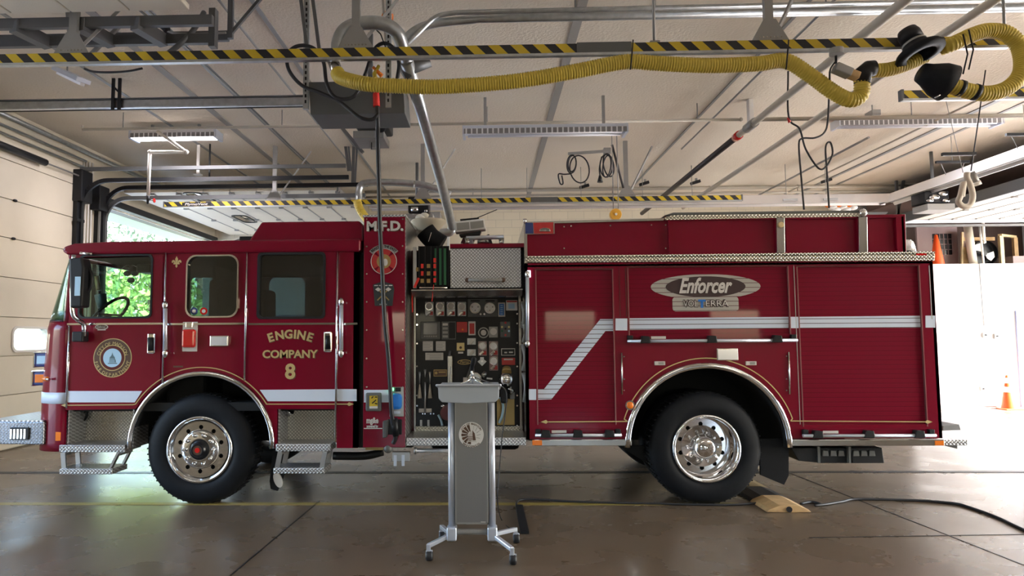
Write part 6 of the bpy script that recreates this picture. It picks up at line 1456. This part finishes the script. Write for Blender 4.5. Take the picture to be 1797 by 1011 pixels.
# bottom trim, markers, lights
for a, b in ((938, 1108), (1381, 1655)):
    q_ = pbox('rub_rail', a, 771, b, 782, 'steel', eng, .05, .02, bev=.004)
pbox('side_marker', 934, 772, 951, 781, 'amber', eng, .03, .025, bev=.003); pbox('side_marker', 1638, 773, 1654, 781, 'amber', eng, .03, .025, bev=.003)
for a in (1148, 1308): l_ = pbox('ground_light', a, 634, a + 19, 641, 'label', eng, .015, .012, bev=.004); pbox('light_window', a + 7, 635.5, a + 16, 639.5, 'graymetal', l_, .004, .014)
x, z = s(1105, 711); o_ = MB().disc((x, YS - .02, z), .045, .02).obj('turn_signal', 'chrome', eng); MB().ball((x, YS - .025, z), .034, (1, .5, 1)).obj('amber_lens', 'amber', o_)
for px, y0, y1 in ((1091, 619, 692), (1384, 618, 692)):
    h_ = vstrip(px, y0, y1, 'compartment_hinge', 'steel', .008, YS - .006)
    for py in (y0 + 7, (y0 + y1) / 2 + 10, y1 - 7): x, z = s(px + 4 * (1 if px < 1200 else -1), py); MB().disc((x, YS - .006, z), .006, .006, seg=8).obj('hinge_bolt', 'chrome', h_)
for a, b, c, d in ((1098, 470, 1099.5, 556), (1087, 470, 1088, 556), (1398, 466, 1399, 745), (1632, 466, 1633.5, 560), (1112, 470, 1112, 470)): 
    if a != c: pbox('post_seam', a, b, c, d, 'brushed' if b < 467 else 'darkred', eng, .004, .003)
grab(925.5, 482, 603, .017, 'alu', .06); pbox('edge_strip_light', 925, 475, 931, 487, 'led', eng, .01, .02)
# under body: chock boxes, tailboard
for a in (1396, 1438, 1492):
    if a == 1396: ch = px_prism('chock_holder', [(1388, 786), (1434, 786), (1434, 812), (1402, 809)], YS + .1, .3, 'black', eng, .006); continue
    ch = px_prism('chock_holder', [(a, 786), (a + 56, 786), (a + 60, 813), (a, 813)], YS + .12, .25, 'black', eng, .006)
    px_prism('holder_flange', [(a - 3, 784), (a + 1, 784), (a + 2, 813), (a - 2, 813)], YS + .08, .3, 'graybox', ch)
    for j in range(3): px_prism('wheel_chock', [(a + 6 + 14 * j, 791), (a + 15 + 14 * j, 791), (a + 17 + 14 * j, 801), (a + 5 + 14 * j, 801)], YS + .1, .05, 'graybox', ch, .005)
tl = px_prism('tailboard', [(1655, 772), (1698, 772), (1698, 782), (1655, 782)], YS + .1, 2.2, 'diamond', eng, .004); px_prism('tailboard_gusset', [(1657, 782), (1680, 782), (1680, 788)], YS + .15, .03, 'graybox', tl)
px_prism('rear_step', [(1655, 748), (1683, 745), (1686, 755), (1655, 756)], YS + 1.6, .5, 'graybox', eng)

# ------------------------------------------------------------------ lectern and microphone
LY = 4.93
def WL(px, py, Y=LY): return W(px, py, Y)
lec = thing('lectern', 'silver wheeled lectern with a round white city seal standing before the pump panel', 'lectern', (*F(828, 965), 0))
x0, x1 = WL(768, 690).x, WL(876.5, 690).x; zt_ = WL(822, 675).z; zl_ = WL(822, 707).z
bw = [(x0 - .012, zt_ - .01), (x1 + .0, zt_ - .01), (x1 - .01, zl_ + .02), (x1 - .03, zl_ + .002), ((x0 + x1) / 2, zl_ - .008), (x0 + .03, zl_ + .002), (x0 + .01, zl_ + .02)]
MB().prism([(x0 + .002, zt_ - .01), (x1, zt_ - .01), (x1 - .004, zl_ + .03), (x1 - .03, zl_ + .004), ((x0 + x1) / 2, zl_ - .006), (x0 + .03, zl_ + .004), (x0 + .006, zl_ + .03)], LY - .0, LY + .40).obj('desk_body', 'deskgrey', lec, .006)
MB().prism([(LY - .02, zt_ - .012), (LY - .02, zt_ + .006), (LY + .42, zt_ - .045), (LY + .42, zt_ - .07)], x0 - .014, x1 + .014, 'x').obj('desk_top', 'alu', lec, .008, 3)
yc_ = LY + .20
for pa, pb in (((790.5, 708), (792.5, 941)), ((864.5, 708), (864, 941))):
    a, b = W(*pa, yc_ - .05), W(*pb, yc_ - .05); MB().tube([(b.x, yc_, a.z), (b.x, yc_, b.z)], .026, 20).obj('column', 'alu', lec); MB().box(b.x - .036, b.x + .036, yc_ - .05, yc_ + .05, b.z - .04, b.z + .06).obj('foot_block', 'alu', lec, .012, 3)
a, b = W(798, 708, yc_ - .03), W(857, 920, yc_ - .03)
pnl = MB().box(a.x, b.x, yc_ - .03, yc_ + .0, b.z, zl_).obj('front_panel', 'panelgrey', lec, .003)
for xx in (a.x + .004, b.x - .004): MB().box(xx - .005, xx + .005, yc_ - .034, yc_ - .028, b.z, zl_).obj('panel_edge', 'graymetal', pnl)
MB().box(a.x, b.x, yc_ - .034, yc_ - .028, b.z, b.z + .012).obj('panel_edge', 'graymetal', pnl)
q = W(848, 917, yc_ - .035); MB().box(q.x - .018, q.x + .018, yc_ - .034, yc_ - .031, q.z - .006, q.z + .006).obj('maker_label', 'label', pnl)
a = W(797, 933, yc_); MB().tube([(WL(797, 933, yc_).x, yc_, a.z), (WL(858, 933, yc_).x, yc_, a.z)], .022, 14).obj('cross_bar', 'graymetal', lec)
# seal
c = W(827, 763, yc_ - .033); k = LY / 1200 * 1.035; rS = 21.6 * k
se = MB().disc((c.x, yc_ - .036, c.z), rS, .004, seg=48).obj('city_seal', 'white', lec); 
ryt = MB()
for i in range(6):
    a0 = 98 + 24 * i; ryt.prism([(c.x + r_ * math.cos(R(d)), c.z + r_ * math.sin(R(d))) for r_, d in ((rS * .28, a0 + 2), (rS * .78, a0 + 2), (rS * .80, a0 + 11), (rS * .78, a0 + 20), (rS * .28, a0 + 20))], yc_ - .038, yc_ - .036)
ryt.prism([(c.x + r_ * math.cos(R(d)), c.z + r_ * math.sin(R(d))) for r_, d in ((rS * .3, 250), (rS * .76, 246), (rS * .76, 268), (rS * .3, 268))], yc_ - .038, yc_ - .036)
ryt.obj('dark_rays', 'brown', se)
ry2 = MB()
for i in range(5): d = -30 + 24 * i; ry2.bar((c.x + rS * .45 * math.cos(R(d)), yc_ - .037, c.z + rS * .45 * math.sin(R(d))), (c.x + rS * .75 * math.cos(R(d + 8)), yc_ - .037, c.z + rS * .75 * math.sin(R(d + 8))), .002, .003)
ry2.obj('pale_rays', 'graymetal', se)
dome(c.x - .002, c.z - .012, rS * .72, yc_ - .039, se, 'label', 'brown')
MB().prism([(c.x + .012, c.z - .04), (c.x + .034, c.z - .04), (c.x + .026, c.z + .01), (c.x + .008, c.z + .034)], yc_ - .0412, yc_ - .04).obj('dome_shadow_side', 'brown', se)
arc_text('lettering', 'CITY OF MADISON', c.x, c.z, rS * .86, 90, 130, yc_ - .0365, .019, 'brown', se, bold=.0006); arc_text('lettering', 'WISCONSIN', c.x, c.z, rS * .93, 270, 90, yc_ - .0365, .019, 'brown', se, True, bold=.0006)
# legs and castors
zj = W(792, 938, yc_).z
for (fx, fy), (cx_, cy_), (jx) in (((752, 975), (752, 984), 792), ((897, 982), (899, 991), 864), ((770, 940), (775, 948), 792), ((905, 940), (905, 953), 864)):
    gx, gy = F(cx_, cy_); j = W(jx, 930, yc_); j = Vector((j.x, yc_, zj)); e = Vector((gx, gy, .105))
    front = gy < yc_
    lg = MB().bar(j + Vector((0, 0, .0)), e, .034, .03).obj('leg', 'alu', lec, .006); MB().bar(e + Vector((0, 0, .012)), e - Vector((0, 0, .05)), .03, .03).obj('leg_end', 'alu', lg, .005)
    cs = MB(); cs.lathe([(.001, -.024), (.030, -.024), (.036, -.014), (.036, .014), (.030, .024), (.001, .024)], (gx + .006, gy, .036), 'x', 24); cw = cs.obj('castor', 'cableblack', lec); MB().disc((gx - .022, gy, .036), .018, .004, 'x').obj('castor_cap', 'graymetal', cw); MB().box(gx - .02, gx + .03, gy - .012, gy + .012, .05, .075).obj('castor_hood', 'alu', cw, .006)
mic = thing('desk_microphone', 'small tripod desk microphone with a dark head standing on the lectern top', 'microphone', (WL(828, 672, LY + .1).x, LY + .1, zt_))
c = W(829, 668, LY + .1); zs_ = zt_ - .005
for dx, dy in ((-.085, -.05), (.075, -.05), (.0, .09)): MB().tube([(c.x, LY + .1, zs_ + .045), (c.x + dx, LY + .1 + dy, zs_ + .0 - dy * .1)], [.008, .006], 8).obj('tripod_leg', 'chrome', mic)
MB().tube([(c.x, LY + .1, zs_ + .035), W(828, 645, LY + .1)], .009, 8).obj('stem', 'steel', mic); MB().tube([W(828, 650, LY + .1), W(829, 641, LY + .08), W(832, 630, LY + .06), W(833, 627, LY + .06)], [.010, .017, .020, .010], 12).obj('microphone_head', 'rubber', mic)
MB().ball((c.x, LY + .1, zs_ + .05), .016).obj('clamp', 'steel', mic)
mc = thing('microphone_cable', 'thin black microphone cable hanging from the lectern top to the floor', 'cable', tuple(W(890, 690, LY + .35)))
MB().tube(smooth([W(832, 662, LY + .15), W(860, 672, LY + .3), W(883, 680, LY + .42), W(889, 695, LY + .42), W(886, 730, LY + .45), W(881, 770, LY + .45), W(876, 830, LY + .45), W(873, 880, LY + .45)] + [Vector((*F(a, b, .01), .01)) for a, b in ((880, 912), (893, 926), (912, 935))], 6), .0045, 6).obj('cable_run', 'cableblack', mc)
GR = {'exhaust_rail': 'striped exhaust rails under the ceiling', 'exhaust_hose': 'yellow corrugated exhaust hoses', 'exhaust_nozzle': 'black exhaust nozzles', 'exhaust_duct': 'galvanised exhaust ducts', 'traffic_cone': 'orange traffic cones', 'fluorescent_light': 'fluorescent lights on the ceiling', 'coiled_cord': 'coiled extension cords', 'wall_pipe': 'thin pipes on the back wall', 'ceiling_bracket': 'dark brackets on the ceiling', 'wall_switch': 'switches on the white partition', 'ceiling_conduit': 'thin conduits on the ceiling', 'ceiling_pipe': 'pipes under the ceiling', 'leafy_tree': 'trees outside the open bay', 'bay_door_opener': 'bay door openers', 'track_hanger': 'hangers of the raised doors', 'perforated_strut': 'perforated struts beside the cable', 'hanging_rod': 'rods above the near rail', 'door_opener_beam': 'opener beams at the upper left'}
for o in ROOTS:
    g = GR.get(o.name.split('.')[0])
    if g: o['group'] = g
wipe()
